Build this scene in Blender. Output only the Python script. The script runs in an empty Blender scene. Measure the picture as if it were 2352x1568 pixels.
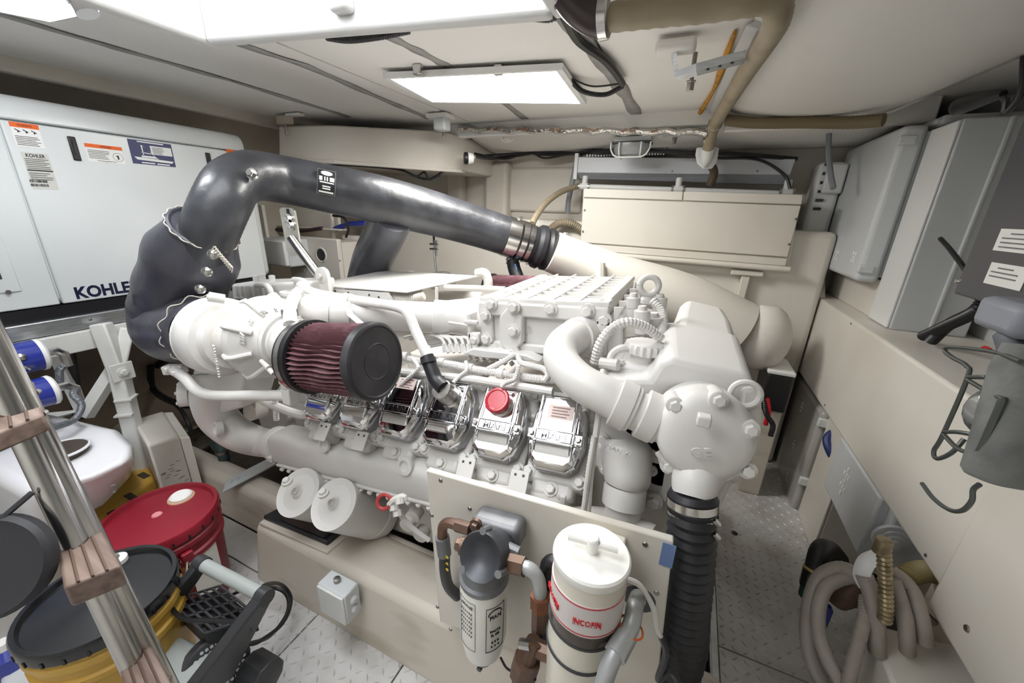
import bpy, bmesh, math, random
from mathutils import Vector, Matrix
random.seed(7)
S = bpy.context.scene
COL = S.collection
PI = math.pi

# ---------------------------------------------------------------- camera
FPX, CX, CY = 890.0, 1176.0, 784.0
CAM = Vector((0, 0, 1.31))
RC = Matrix(((0.91064779, -0.15959807, 0.38111554), (0.41201081, 0.28130786, -0.86666774), (0.0311077, 0.94625279, 0.32192851)))
cd = bpy.data.cameras.new('camera'); cam = bpy.data.objects.new('camera', cd); COL.objects.link(cam)
cd.sensor_width = 36.0; cd.lens = FPX / 2352 * 36; cd.clip_start = 0.02; cd.clip_end = 60
cam.matrix_world = Matrix.Translation(CAM) @ RC.to_4x4()
S.camera = cam

# ---------------------------------------------------------------- world, exposure
w = bpy.data.worlds.new('world'); S.world = w; w.use_nodes = True
bg = w.node_tree.nodes['Background']
bg.inputs[0].default_value = (0.97, 0.985, 1.0, 1); bg.inputs[1].default_value = 3.8
S.view_settings.view_transform = 'Standard'; S.view_settings.look = 'None'
S.cycles.max_bounces = 6; S.cycles.diffuse_bounces = 4; S.cycles.glossy_bounces = 3; S.cycles.transmission_bounces = 4
S.cycles.use_light_tree = False; S.cycles.caustics_reflective = False; S.cycles.caustics_refractive = False
S.view_settings.exposure = 1.0; S.view_settings.gamma = 1.0; S.view_settings.use_curve_mapping = False

# ---------------------------------------------------------------- measuring helpers
def ray(px, py): return RC @ Vector((px - CX, -(py - CY), -FPX))
def at(px, py, x=None, y=None, z=None):
    d = ray(px, py)
    if x is not None: k = (x - CAM.x) / d.x
    elif y is not None: k = (y - CAM.y) / d.y
    else: k = (z - CAM.z) / d.z
    return CAM + d * k
def V(*a): return Vector(a)
EX, EY, EZ = V(1, 0, 0), V(0, 1, 0), V(0, 0, 1)

# ---------------------------------------------------------------- materials
def lin(c):
    if isinstance(c, str):
        c = [int(c[i:i + 2], 16) / 255 for i in (0, 2, 4)]
    return tuple((v / 12.92 if v <= 0.04045 else ((v + 0.055) / 1.055) ** 2.4) for v in c) + (1,)
MATS = {}
def mat(name, col, rough=0.5, metal=0.0, col2=None, scale=8.0, lo=0.45, hi=0.7, bump=0.0, bscale=60.0, spec=0.5, emit=None, estr=0, trans=0, coat=0, stretch=None, detail=2):
    if name in MATS: return MATS[name]
    m = bpy.data.materials.new(name); m.use_nodes = True
    nt = m.node_tree; p = nt.nodes['Principled BSDF']
    p.inputs['Base Color'].default_value = lin(col)
    p.inputs['Roughness'].default_value = rough; p.inputs['Metallic'].default_value = metal
    p.inputs['Specular IOR Level'].default_value = spec
    if coat: p.inputs['Coat Weight'].default_value = coat; p.inputs['Coat Roughness'].default_value = 0.15
    if trans: p.inputs['Transmission Weight'].default_value = trans
    if emit: p.inputs['Emission Color'].default_value = lin(emit); p.inputs['Emission Strength'].default_value = estr
    tc = None
    if col2 or bump:
        tc = nt.nodes.new('ShaderNodeTexCoord'); src = tc.outputs['Object']
        if stretch:
            mp = nt.nodes.new('ShaderNodeMapping'); mp.inputs['Scale'].default_value = stretch
            nt.links.new(src, mp.inputs['Vector']); src = mp.outputs['Vector']
    if col2:
        n = nt.nodes.new('ShaderNodeTexNoise'); n.inputs['Scale'].default_value = scale; n.inputs['Detail'].default_value = detail
        nt.links.new(src, n.inputs['Vector'])
        r = nt.nodes.new('ShaderNodeValToRGB')
        r.color_ramp.elements[0].position = lo; r.color_ramp.elements[0].color = lin(col)
        r.color_ramp.elements[1].position = hi; r.color_ramp.elements[1].color = lin(col2)
        nt.links.new(n.outputs['Fac'], r.inputs['Fac']); nt.links.new(r.outputs['Color'], p.inputs['Base Color'])
    if bump:
        n2 = nt.nodes.new('ShaderNodeTexNoise'); n2.inputs['Scale'].default_value = bscale; n2.inputs['Detail'].default_value = 3
        nt.links.new(src, n2.inputs['Vector'])
        b = nt.nodes.new('ShaderNodeBump'); b.inputs['Strength'].default_value = bump; b.inputs['Distance'].default_value = 0.01
        nt.links.new(n2.outputs['Fac'], b.inputs['Height']); nt.links.new(b.outputs['Normal'], p.inputs['Normal'])
    MATS[name] = m
    return m

# ---------------------------------------------------------------- mesh builder
def frame_of(ax):
    ax = Vector(ax).normalized()
    u = ax.cross(EZ)
    if u.length < 1e-3: u = ax.cross(EX)
    u.normalize(); v = ax.cross(u).normalized()
    return u, v, ax
def catmull(pts, n):
    pts = [Vector(p) for p in pts]
    if n < 2 or len(pts) < 3: return pts
    out = []
    P = [pts[0] * 2 - pts[1]] + pts + [pts[-1] * 2 - pts[-2]]
    for i in range(1, len(P) - 2):
        a, b, c, d = P[i - 1:i + 3]
        for k in range(n):
            t = k / n
            out.append(0.5 * ((2 * b) + (c - a) * t + (2 * a - 5 * b + 4 * c - d) * t * t + (3 * b - a - 3 * c + d) * t ** 3))
    out.append(pts[-1]); return out
def resample(path, step):
    out = [path[0]]; acc = 0.0
    for a, b in zip(path, path[1:]):
        L = (b - a).length; pos = step - acc
        while pos <= L and L > 0:
            out.append(a.lerp(b, pos / L)); pos += step
        acc = (acc + L) % step if L > 0 else acc
    return out
class B:
    def __init__(s): s.v = []; s.f = []
    def add(s, vs, fs):
        k = len(s.v); s.v += [Vector(v) for v in vs]; s.f += [tuple(i + k for i in f) for f in fs]; return s
    def hexa(s, p):   # 4 bottom ccw, 4 top
        return s.add(p, [(3, 2, 1, 0), (4, 5, 6, 7), (0, 1, 5, 4), (1, 2, 6, 5), (2, 3, 7, 6), (3, 0, 4, 7)])
    def bx(s, x0, x1, y0, y1, z0, z1):
        return s.hexa([(x0, y0, z0), (x1, y0, z0), (x1, y1, z0), (x0, y1, z0), (x0, y0, z1), (x1, y0, z1), (x1, y1, z1), (x0, y1, z1)])
    def box(s, c, sz, ax=(EX, EY, EZ)):
        c = Vector(c); a, b, d = ax[0] * sz[0] / 2, ax[1] * sz[1] / 2, ax[2] * sz[2] / 2
        return s.hexa([c - a - b - d, c + a - b - d, c + a + b - d, c - a + b - d, c - a - b + d, c + a - b + d, c + a + b + d, c - a + b + d])
    def prism(s, pts, vec, top=1.0):
        pts = [Vector(p) for p in pts]; n = len(pts); vec = Vector(vec)
        c = sum(pts, Vector()) / n
        up = [c + (p - c) * top + vec for p in pts]
        s.add(pts + up, [tuple(range(n - 1, -1, -1)), tuple(range(n, 2 * n))] + [(i, (i + 1) % n, n + (i + 1) % n, n + i) for i in range(n)])
        return s
    def loft(s, rings, caps=True, closed=True):
        n = len(rings[0]); k = len(rings); vs = [Vector(p) for r in rings for p in r]; fs = []
        for j in range(k - 1):
            for i in range(n if closed else n - 1):
                fs.append((j * n + i, j * n + (i + 1) % n, (j + 1) * n + (i + 1) % n, (j + 1) * n + i))
        if caps:
            fs.append(tuple(range(n - 1, -1, -1))); fs.append(tuple((k - 1) * n + i for i in range(n)))
        return s.add(vs, fs)
    def tube(s, path, r, n=12, sub=0, caps=True, flat=1.0):
        path = catmull(path, sub) if sub else [Vector(p) for p in path]
        m = len(path)
        rf = r if callable(r) else (lambda t: r)
        if isinstance(r, (list, tuple)):
            rr = list(r); rf = lambda t: (lambda q: rr[int(q)] + (rr[min(int(q) + 1, len(rr) - 1)] - rr[int(q)]) * (q - int(q)))(t * (len(rr) - 1))
        T = []
        for i in range(m):
            d = path[min(i + 1, m - 1)] - path[max(i - 1, 0)]
            T.append(d.normalized() if d.length > 1e-9 else EZ)
        u, v, _ = frame_of(T[0]); rings = []
        for i in range(m):
            if i:
                q = T[i - 1].rotation_difference(T[i]); u = q @ u; v = q @ v
            R_ = rf(i / (m - 1))
            rings.append([path[i] + (u * math.cos(a) + v * math.sin(a) * flat) * R_ for a in [2 * PI * k / n for k in range(n)]])
        return s.loft(rings, caps)
    def corr(s, path, r, pitch=0.012, depth=0.12, n=12, sub=10):
        p = resample(catmull(path, sub), pitch / 2)
        if len(p) < 3: return s.tube(path, r, n)
        m = len(p)
        rl = list(r) if isinstance(r, (list, tuple)) else [r, r]
        def rf(t):
            q = min(t, .99999) * (len(rl) - 1); k = int(q); return rl[k] + (rl[k + 1] - rl[k]) * (q - k)
        return s.tube(p, lambda t: rf(t) * (1 + (depth if int(round(t * (m - 1))) % 2 else -depth)), n)
    def lathe(s, o, ax, prof, n=24, caps=True):
        u, v, d = frame_of(ax); o = Vector(o)
        return s.loft([[o + d * h + (u * math.cos(2 * PI * k / n) + v * math.sin(2 * PI * k / n)) * r for k in range(n)] for h, r in prof], caps)
    def torus(s, o, ax, R, r, n=24, m=10, a0=0, a1=2 * PI):
        u, v, d = frame_of(ax); o = Vector(o)
        full = abs(a1 - a0 - 2 * PI) < 1e-6
        path = [o + (u * math.cos(a0 + (a1 - a0) * k / n) + v * math.sin(a0 + (a1 - a0) * k / n)) * R for k in range(n + 1)]
        return s.tube(path, r, m, caps=not full)
    def ball(s, o, r, n=12, sc=(1, 1, 1)):
        o = Vector(o); rings = []
        for j in range(1, n // 2):
            a = PI * j / (n // 2); rings.append([o + V(math.sin(a) * math.cos(2 * PI * k / n) * r * sc[0], math.sin(a) * math.sin(2 * PI * k / n) * r * sc[1], -math.cos(a) * r * sc[2]) for k in range(n)])
        return s.loft(rings)
    def bolt(s, o, ax, r, h=None, washer=True):
        h = h or r * 0.9; o = Vector(o); ax = Vector(ax).normalized()
        if washer: s.lathe(o - ax * r * .5, ax, [(0, r * 1.45), (r * .75, r * 1.45)], 12); o = o + ax * r * .25
        s.lathe(o, ax, [(0, r), (h * .85, r), (h, r * .82)], 6); return s
def mesh_from(b, name, off=None, smooth=35, fix=True):
    me = bpy.data.meshes.new(name)
    o = off or Vector()
    me.from_pydata([v - o for v in b.v], [], b.f)
    bm = bmesh.new(); bm.from_mesh(me)
    if fix: bmesh.ops.recalc_face_normals(bm, faces=bm.faces)
    bm.to_mesh(me); bm.free()
    if smooth:
        me.shade_smooth(); me.set_sharp_from_angle(angle=math.radians(smooth))
    return me
def root_of(p):
    while p.parent: p = p.parent
    return p
def obj(name, b, m, parent=None, bevel=0, seg=2, smooth=35, sub=0, label=None, kind=None, fix=True):
    if parent is not None: off = root_of(parent).location.copy()
    else:
        xs = [v.x for v in b.v]; ys = [v.y for v in b.v]; zs = [v.z for v in b.v]
        off = V((min(xs) + max(xs)) / 2, (min(ys) + max(ys)) / 2, min(zs))
    me = mesh_from(b, name, off, smooth, fix)
    o = bpy.data.objects.new(name, me); COL.objects.link(o)
    if isinstance(m, (list, tuple)):
        for k in m: me.materials.append(k)
    else: me.materials.append(m)
    if parent is not None: o.parent = parent
    else: o.location = off
    if sub: q = o.modifiers.new('sub', 'SUBSURF'); q.levels = sub; q.render_levels = sub
    if bevel:
        q = o.modifiers.new('bevel', 'BEVEL'); q.width = bevel; q.segments = seg; q.limit_method = 'ANGLE'; q.angle_limit = math.radians(40)
        q.harden_normals = False
    if label: o['label'] = label
    if kind: o['kind'] = kind
    return o
def inst(name, me, m, parent, M):
    o = bpy.data.objects.new(name, me); COL.objects.link(o); o.parent = parent
    if m and not me.materials: me.materials.append(m)
    o.matrix_local = Matrix.Translation(-root_of(parent).location) @ M
    return o
def thing(name, label, cat, loc, group=None):
    o = bpy.data.objects.new(name, None); COL.objects.link(o); o.location = Vector(loc); o.empty_display_size = 0.05
    o['label'] = label; o['category'] = cat
    if group: o['group'] = group
    return o
def tag(o, label, cat, group=None):
    o['label'] = label; o['category'] = cat
    if group: o['group'] = group
    return o
def struct(name, b, m, label, cat, **k):
    o = obj(name, b, m, **k); o['kind'] = 'structure'; o['label'] = label; o['category'] = cat; return o
def orient(o, xa, ya, za=None):
    xa = Vector(xa).normalized(); za = Vector(za).normalized() if za is not None else xa.cross(Vector(ya)).normalized(); ya = za.cross(xa).normalized()
    return Matrix.Translation(Vector(o)) @ Matrix((xa, ya, za)).transposed().to_4x4()
def axisM(o, ax):
    u, v, d = frame_of(ax); return orient(o, u, v, d)
TXT = {}
def text(name, s, o, xa, ya, size, m, parent, ext=0.0006, width=None, bold=0.0, align='CENTER'):
    """letters as thin relief: xa reading direction, ya letter-up direction; size letter height; width squeezes the line to fit"""
    c = bpy.data.curves.new('t', 'FONT'); c.body = s; c.size = 1.0; c.align_x = align; c.align_y = 'CENTER'; c.extrude = 0.5; c.offset = bold; c.resolution_u = 3
    t = bpy.data.objects.new('t', c); me = bpy.data.meshes.new_from_object(t)
    bpy.data.objects.remove(t); bpy.data.curves.remove(c)
    ys = [v.co.y for v in me.vertices]; xs = [v.co.x for v in me.vertices]
    if not ys: return None
    hs = size / max(1e-6, max(ys) - min(ys)); ws = (width / (max(xs) - min(xs))) if width else hs
    cy = (max(ys) + min(ys)) / 2; cx = (max(xs) + min(xs)) / 2 if align == 'CENTER' else min(xs)
    for v in me.vertices: v.co = Vector(((v.co.x - cx) * ws, (v.co.y - cy) * hs, v.co.z * ext * 2))
    me.name = name; me.materials.append(m)
    return inst(name, me, m, parent, orient(o, xa, ya))
# ---------------------------------------------------------------- material set
PAINT = mat('engine_white_paint', 'DDDBD8', 0.36, col2='D2CFCA', scale=5, lo=.5, hi=.8)
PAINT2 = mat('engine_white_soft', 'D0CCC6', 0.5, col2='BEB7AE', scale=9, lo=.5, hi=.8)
TANKP = mat('tank_white_scuffed', 'DDDBD8', 0.4, col2='A8A39E', scale=7, lo=.58, hi=.76, stretch=(1, .25, 1))
CHROME = mat('polished_chrome', 'E9E9EC', 0.05, 1.0)
STEEL = mat('stainless_steel', 'C9C8C6', 0.22, 1.0)
STEELD = mat('dull_steel', '96938F', 0.4, 1.0)
ALU = mat('brushed_aluminium', 'CDD0D2', 0.35, 0.9, col2='A9ADB0', scale=20, lo=.4, hi=.8, stretch=(1, 1, 8))
CREAM = mat('cream_gelcoat', 'E4DFD6', 0.4, col2='DAD3C7', scale=2.5, lo=.45, hi=.75)
CREAMD = mat('cream_gelcoat_worn', 'DAD2C6', 0.5, col2='AFA491', scale=5, lo=.55, hi=.82, stretch=(.6, 1, 2))
WALLM = mat('hull_side_paint', 'D6D0C7', 0.6, col2='BBB3A8', scale=2, lo=.45, hi=.8)
WALLB = mat('hull_brown_vinyl', 'D2C9BC', 0.6, col2='B5AA9B', scale=3, lo=.4, hi=.8)
VINYL = mat('headliner_vinyl', 'F0EEEA', 0.5, col2='E8E5E0', scale=1.5, lo=.4, hi=.8)
STRAPM = mat('grey_seam_tape', 'A3A29F', 0.6, col2='918F8C', scale=12)
WHITE = mat('white_gloss_panel', 'E2E6E6', 0.25, col2='DADEDE', scale=2)
TRUNK = mat('hatch_white_gelcoat', 'D2D2D1', 0.35)
GREYBOX = mat('grey_plastic_box', 'D3D6D8', 0.4, col2='C6C9CB', scale=3)
GREYL = mat('grey_plastic_light', 'E3E4E3', 0.4)
BLACK = mat('black_plastic', '1C1C1F', 0.4)
RUBBER = mat('black_rubber', '26262A', 0.45)
HOSEB = mat('black_silicone_hose', '2B2C30', 0.40, col2='3D3F44', scale=10, lo=.4, hi=.7, bump=.25, bscale=24, coat=.12)
JACKET = mat('charcoal_vinyl_jacket', '3A3A42', 0.38, col2='46464F', scale=6, bump=.35, bscale=16, coat=.15)
HOSET = mat('tan_ribbed_hose', '8F836E', 0.45, col2='75694F', scale=10)
HOSEG = mat('grey_hose', '9A938C', 0.45, col2='857C73', scale=10)
RED = mat('red_plastic', '8A1A2C', 0.42, col2='9E3040', scale=6, lo=.6, hi=.85)
REDB = mat('red_bright', 'D0202A', 0.3)
YEL = mat('yellow_plastic', 'CFA74A', 0.4, col2='C0973C', scale=4)
ORANGE = mat('orange_print', 'F26A1B', 0.5)
NAVY = mat('navy_print', '2C2F63', 0.4)
INK = mat('black_ink', '17171B', 0.5)
INKN = mat('navy_ink', '1B1D3C', 0.4)
GREYINK = mat('grey_ink', '777777', 0.6)
PAPER = mat('white_label', 'F2F2EF', 0.5)
SILVERP = mat('silver_label', 'CFCFC8', 0.4)
PINKP = mat('pale_pink_label', 'E0CDC6', 0.5)
BLUE = mat('blue_enamel', '2B3A9B', 0.25, coat=.4)
WOOD = mat('teak_tread', '857268', 0.5, col2='66544A', scale=6, lo=.35, hi=.7, stretch=(1, 12, 12))
BRONZE = mat('bronze_fitting', '6A554A', 0.45, .5, col2='7E5A42', scale=30, lo=.5, hi=.75)
GALV = mat('galvanised_pipe', 'B4B7B8', 0.4, .35, col2='989B9C', scale=18)
CASTAL = mat('cast_aluminium', '85868A', 0.5, .5, col2='707176', scale=14)
FILTERM = mat('burgundy_filter_pleat', '6A464D', 0.85, col2='8A696E', scale=25, lo=.45, hi=.75)
FLOORM = mat('aluminium_tread_plate', 'D2D1D0', 0.42, .15, col2='B4B1AD', scale=7, lo=.45, hi=.75, detail=6)
DARK = mat('dark_bilge', '4A4138', 0.8, col2='2E2824', scale=4)
FOIL = mat('foil_tape', 'D8D6D3', 0.18, 1.0, bump=.6, bscale=70)
FOAM = mat('orange_foam', 'C8912F', 0.8, col2='A87422', scale=20)
LITE = mat('led_diffuser', 'FFFFFF', 0.6, emit='FFFDF8', estr=16)
LITE2 = mat('led_diffuser_cool', 'FFFFFF', 0.6, emit='F6FAFF', estr=19)
GLASS = mat('ribbed_glass', 'DADCDC', 0.25, trans=.6)
GREYH = mat('grey_machine_plastic', 'A9B0AE', 0.4)
CHAR = mat('charcoal_plastic', '3A3B3E', 0.4)
PLATEM = mat('filter_board_paint', 'DFDAD0', 0.38, col2='D2CABD', scale=6)
CANC = mat('cream_canister', 'E3DECF', 0.3, coat=.3)
BOWL = mat('clear_bowl', '5A5048', 0.1, trans=.35)
GREEN = mat('green_rubber', '1E4A40', 0.4)

# ---------------------------------------------------------------- room shell
CZ = 1.75
# floor base and plates
fl = struct('floor', B().bx(-2.6, .95, -.9, 2.6, -.06, -.025), DARK, 'dark bilge floor under the aluminium tread plates', 'floor')
def plate(x0, x1, y0, y1):
    b = B().bx(x0 + .002, x1 - .002, y0 + .002, y1 - .002, -.025, 0)
    obj('floor_plate', b, FLOORM, fl, bevel=.0015, seg=1)
def floor_line(px, py): return at(px, py, z=0)
xs1 = at(735, 1405, z=0).x; xs2 = at(930, 1520, z=0).x
for x0, x1 in ((-2.55, xs1), (xs1, xs2), (xs2, .27)): plate(x0, x1, -.85, .62)
plate(-2.55, -1.2, .62, .74)
ys = at(1650, 1482, z=0).y
plate(.285, .75, -.85, ys); plate(.285, .75, ys, 2.5)
tb = B()
def lozenges(x0, x1, y0, y1):
    p = .032; j = 0; y = y0
    while y < y1:
        i = 0; x = x0
        while x < x1:
            a = PI / 4 * (1 if (i + j) % 2 else -1) + PI * .0
            c = V(x, y, 0); d = V(math.cos(a), math.sin(a), 0); q = V(-d.y, d.x, 0); L, W = .0125, .0035
            tb.add([c - d * L, c + q * W, c + d * L, c - q * W, c - d * L * .4 + V(0, 0, .003), c + d * L * .4 + V(0, 0, .003)],
                   [(0, 4, 1), (1, 4, 5), (1, 5, 2), (2, 5, 3), (3, 5, 4), (3, 4, 0)])
            x += p; i += 1
        y += p; j += 1
lozenges(-1.75, .25, -.3, .60); lozenges(.30, .74, .1, 2.45)
obj('tread_pattern', tb, FLOORM, fl, smooth=0, kind='stuff')
obj('edge_rail', B().bx(.255, .285, -.85, 2.45, -.05, .004).bx(.255, .262, -.85, 2.45, -.05, .02), ALU, fl, bevel=.002)
obj('drain_hole', B().lathe(at(1687, 1224, z=0.001), EZ, [(0, .013), (.001, .013)], 16), BLACK, fl)

# walls
struct('wall_left', B().bx(-2.64, -2.6, -.9, 2.7, -.06, 1.95), WALLB, 'brownish vinyl hull side behind the generator', 'wall')
struct('wall_back', B().bx(-2.6, .95, 2.6, 2.64, -.06, 1.95), WALLM, 'beige moulded far wall behind the engine', 'wall')
struct('wall_right', B().bx(.95, .99, -.9, 2.64, -.06, 1.95), mat('grey_bulkhead', 'CFCFCD', .55), 'grey painted bulkhead behind the electrical boxes', 'wall')
struct('wall_front', B().bx(-2.64, .99, -.94, -.9, -.06, 1.95), mat('front_bulkhead', 'E9E6DF', .5), 'off-white bulkhead on the viewer side', 'wall')
# ceiling with hatch opening
hx0, hx1, hy0, hy1 = -1.19, -.33, -.55, .80
cb = B()
cb.bx(-2.22, hx0 - .01, -.9, 2.12, CZ, CZ + .03).bx(hx1 + .01, .05, -.9, 2.12, CZ, CZ + .03).bx(hx0, hx1, hy1 + .08, 2.12, CZ, CZ + .03).bx(hx0, hx1, -.9, hy0, CZ, CZ + .03)
cb.bx(-2.6, -2.22, -.9, 2.6, CZ + .04, CZ + .07).bx(.5, .95, -.9, 2.6, CZ + .0, CZ + .03)
cb.bx(-2.64, hx0 - .02, -.94, 2.64, 1.95, 1.98).bx(hx1 + .02, .99, -.94, 2.64, 1.95, 1.98).bx(hx0 - .02, hx1 + .02, .905, 2.64, 1.95, 1.98).bx(hx0 - .02, hx1 + .02, -.94, hy0 - .02, 1.95, 1.98)  # unseen roof slab, added to stop world light leaking past the headliner edges
cb.hexa([(hx0 - .02, .755, 1.95), (hx1 + .02, .905, 1.95), (hx1 + .02, .91, 1.95), (hx0 - .02, .91, 1.95), (hx0 - .02, .755, 1.98), (hx1 + .02, .905, 1.98), (hx1 + .02, .91, 1.98), (hx0 - .02, .91, 1.98)])
ce = struct('ceiling', cb, VINYL, 'off-white vinyl headliner ceiling with grey taped seams', 'ceiling')
# bulging right hand headliner
def sheet(f, nu, nv, th=None):
    b = B(); vs = [f(i / nu, j / nv) for j in range(nv + 1) for i in range(nu + 1)]
    fs = [(j * (nu + 1) + i, j * (nu + 1) + i + 1, (j + 1) * (nu + 1) + i + 1, (j + 1) * (nu + 1) + i) for j in range(nv) for i in range(nu)]
    return b.add(vs, fs)
def rb(u, v):
    y = -.9 + v * 3.02; x = .05 + u * (.68 - .10 * max(0, (y - 1.2)) / .9)
    s = math.sin(PI * u) ** .6
    return V(x, y, CZ - .005 - .05 * s * (0.8 + .2 * math.sin(v * 13)) - .03 * u)
o = obj('headliner_panel', sheet(rb, 16, 24), VINYL, ce); q = o.modifiers.new('s', 'SOLIDIFY'); q.thickness = .01
def rb2(u, v):
    x = -1.25 + u * 1.95; y = 2.12 + v * .48
    return V(x, y, 1.70 - .05 * v - .02 * math.sin(PI * v) * (.7 + .3 * abs(math.sin(u * 9))))
o = obj('headliner_panel', sheet(rb2, 40, 8), VINYL, ce); q = o.modifiers.new('s', 'SOLIDIFY'); q.thickness = .01
# rear fascia of the headliner
fa = B().bx(-2.22, .05, 2.10, 2.14, 1.685, CZ + .03).bx(.05, .75, 2.11, 2.14, 1.66, CZ + .02)
obj('rear_fascia', fa, VINYL, ce, bevel=.008)
obj('side_fascia', B().bx(-2.26, -2.21, -.9, 2.6, 1.70, CZ + .06), WALLM, ce, bevel=.01)
# seam tapes run along y
def tape(pts, wd=.032, z=CZ - .002):
    P = [at(*p, z=z) for p in pts]; b = B(); vs = []; n = 0
    path = []
    for a, c in zip(P, P[1:]):
        for k in range(5): path.append(a.lerp(c, k / 5))
    path.append(P[-1])
    for i, p in enumerate(path):
        ww = wd * (1 + .22 * math.sin(i * 1.7)); vs += [p + V(-ww / 2, 0, .001 * math.sin(i * 2.)), p + V(ww / 2, 0, .001 * math.cos(i))]
    fs = [(2 * i, 2 * i + 1, 2 * i + 3, 2 * i + 2) for i in range(len(path) - 1)]
    o = obj('seam_tape', b.add(vs, fs), STRAPM, ce); q = o.modifiers.new('s', 'SOLIDIFY'); q.thickness = .002
tape([(0, 33), (265, 110), (530, 185), (800, 268)], .03)
tape([(545, 100), (700, 150), (860, 220), (985, 272)], .034)
tape([(890, 84), (960, 118), (1050, 165), (1130, 215), (1206, 274)], .036)
tape([(1296, 35), (1390, 150), (1440, 225), (1472, 281)], .05)
tape([(200, -10), (400, 45)], .02)
# hatch trunk: four white walls going up to the deck
tk = thing('hatch_trunk', 'white hatch coaming opening to the deck above', 'hatch', (-.76, .2, 1.69)); tk['kind'] = 'structure'
A0, A1 = V(hx0, .735, 0), V(hx1, .885, 0)
ZT0, ZT1 = 1.68, 2.1
def wallseg(p, q, nrm, t=.035, nm='coaming'):
    p, q = Vector(p), Vector(q); n = Vector(nrm).normalized() * t
    b = B().hexa([p + V(0, 0, ZT0), q + V(0, 0, ZT0), q + n + V(0, 0, ZT0), p + n + V(0, 0, ZT0), p + V(0, 0, ZT1), q + V(0, 0, ZT1), q + n + V(0, 0, ZT1), p + n + V(0, 0, ZT1)])
    obj(nm, b, TRUNK, tk, bevel=.01)
wallseg(A0, A1, (0, 1, 0)); wallseg((hx0, hy0, 0), (hx0, A0.y + .03, 0), (-1, 0, 0)); wallseg((hx1, hy0, 0), (hx1, A1.y + .03, 0), (1, 0, 0)); wallseg((hx0, hy0, 0), (hx1, hy0, 0), (0, -1, 0))
# latch striker block on the coaming
lb = at(788, 8, y=.80)
lk = thing('hatch_latch', 'small white latch block screwed to the hatch coaming', 'latch', lb)
obj('body', B().box(lb + V(0, -.005, 0), (.05, .035, .04)), TRUNK, lk, bevel=.01, seg=3)
for dx in (-.012, .012): obj('screw', B().lathe(lb + V(dx, -.022, .008), -EY, [(0, .005), (.003, .004)], 10), STEEL, lk)
# moulded ribs and ledge on the far wall
wb = bpy.data.objects['wall_back']
def rib(px0, px1, py0, py1, Y, dep=.06):
    a = at(px0, py0, y=Y); c = at(px1, py1, y=Y)
    obj('moulded_rib', B().bx(min(a.x, c.x), max(a.x, c.x), Y, 2.605, min(a.z, c.z), max(a.z, c.z)), WALLM, wb, bevel=.025, seg=3)
rib(1112, 1160, 372, 560, 2.5); rib(1165, 1332, 385, 490, 2.57); rib(1020, 1062, 300, 660, 2.52)
obj('ledge', B().bx(-2.2, .614, 2.3, 2.6, .0, at(1200, 503, y=2.3).z), CREAM, wb, bevel=.03, seg=3)
# engine beds (stringers)
sb = struct('trim_1', B().bx(-2.55, .25, .74, .84, -.02, .21), CREAMD, 'cream fibreglass engine bed on the near side', 'engine bed', bevel=.03, seg=3)
blk = B(); zt = at(590, 1212, y=.62).z
blk.hexa([(-1.27, .60, -.02), (.25, .60, -.02), (.25, .80, -.02), (-1.25, .80, -.02), (-1.25, .63, zt), (.25, .63, zt), (.25, .80, zt), (-1.23, .80, zt)])
obj('bed_block', blk, CREAMD, sb, bevel=.025, seg=3)
struct('trim_2', B().bx(-2.55, .25, 1.56, 1.72, -.02, .25), CREAMD, 'cream fibreglass engine bed on the far side', 'engine bed', bevel=.03, seg=3)
# ================================================================ generator on the left
def sticker(name, c, xa, ya, w_, h_, m, parent, t=.0008):
    xa = Vector(xa).normalized(); ya = Vector(ya).normalized(); za = xa.cross(ya)
    return obj(name, B().box(Vector(c) + za * t / 2, (w_, h_, t), (xa, ya, za)), m, parent, smooth=0)
def bars(name, c, xa, ya, rects, m, parent, t=.0014):
    xa = Vector(xa).normalized(); ya = Vector(ya).normalized(); za = xa.cross(ya); b = B()
    for (u, v, w_, h_) in rects: b.box(Vector(c) + xa * u + ya * v + za * t / 2, (w_, h_, t), (xa, ya, za))
    return obj(name, b, m, parent, smooth=0, kind='stuff')
def polys(name, c, xa, ya, pl, m, parent, t=.0014):
    xa = Vector(xa).normalized(); ya = Vector(ya).normalized(); za = xa.cross(ya); b = B()
    for pts in pl: b.prism([Vector(c) + xa * u + ya * v for u, v in pts], za * t)
    return obj(name, b, m, parent, smooth=0)
GX = -2.05
def g(px, py): return at(px, py, x=GX)
gz1 = g(5, 210).z; gzs = g(5, 272).z; gz0 = g(133, 702).z; gy1 = 1.40; gys = g(5, 272).y; gys = g(70, 490).y
gen = thing('generator', 'white enclosed generator set with navy brand lettering on its door', 'generator', (-2.3, .8, gz0 - .045))
r = .05
def capprof(y):   # rounded upper front edge
    return [V(-2.55, y, gzs + .002), V(GX, y, gzs + .002)] + [V(GX - r + r * math.cos(a), y, gz1 - r + r * math.sin(a)) for a in [PI / 2 * k / 5 for k in range(6)]] + [V(-2.55, y, gz1)]
obj('top_cover', B().loft([capprof(-.2), capprof(gy1 - .1), [p + V(-.02 if p.x > -2.5 else 0, .07, -.015 if p.z > gzs + .1 else 0) for p in capprof(gy1 - .1)], [p + V(-.12 if p.x > -2.5 else 0, .13, -.03 if p.z > gzs + .05 else 0) for p in capprof(gy1 - .1)]]), WHITE, gen, bevel=.006)
obj('body', B().bx(-2.55, GX - .012, -.2, gy1, gz0, gzs + .01), WHITE, gen, bevel=.03, seg=4)
obj('door', B().bx(GX - .02, GX, gys + .003, gy1 - .04, gz0 + .004, gzs - .004), WHITE, gen, bevel=.004)
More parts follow.
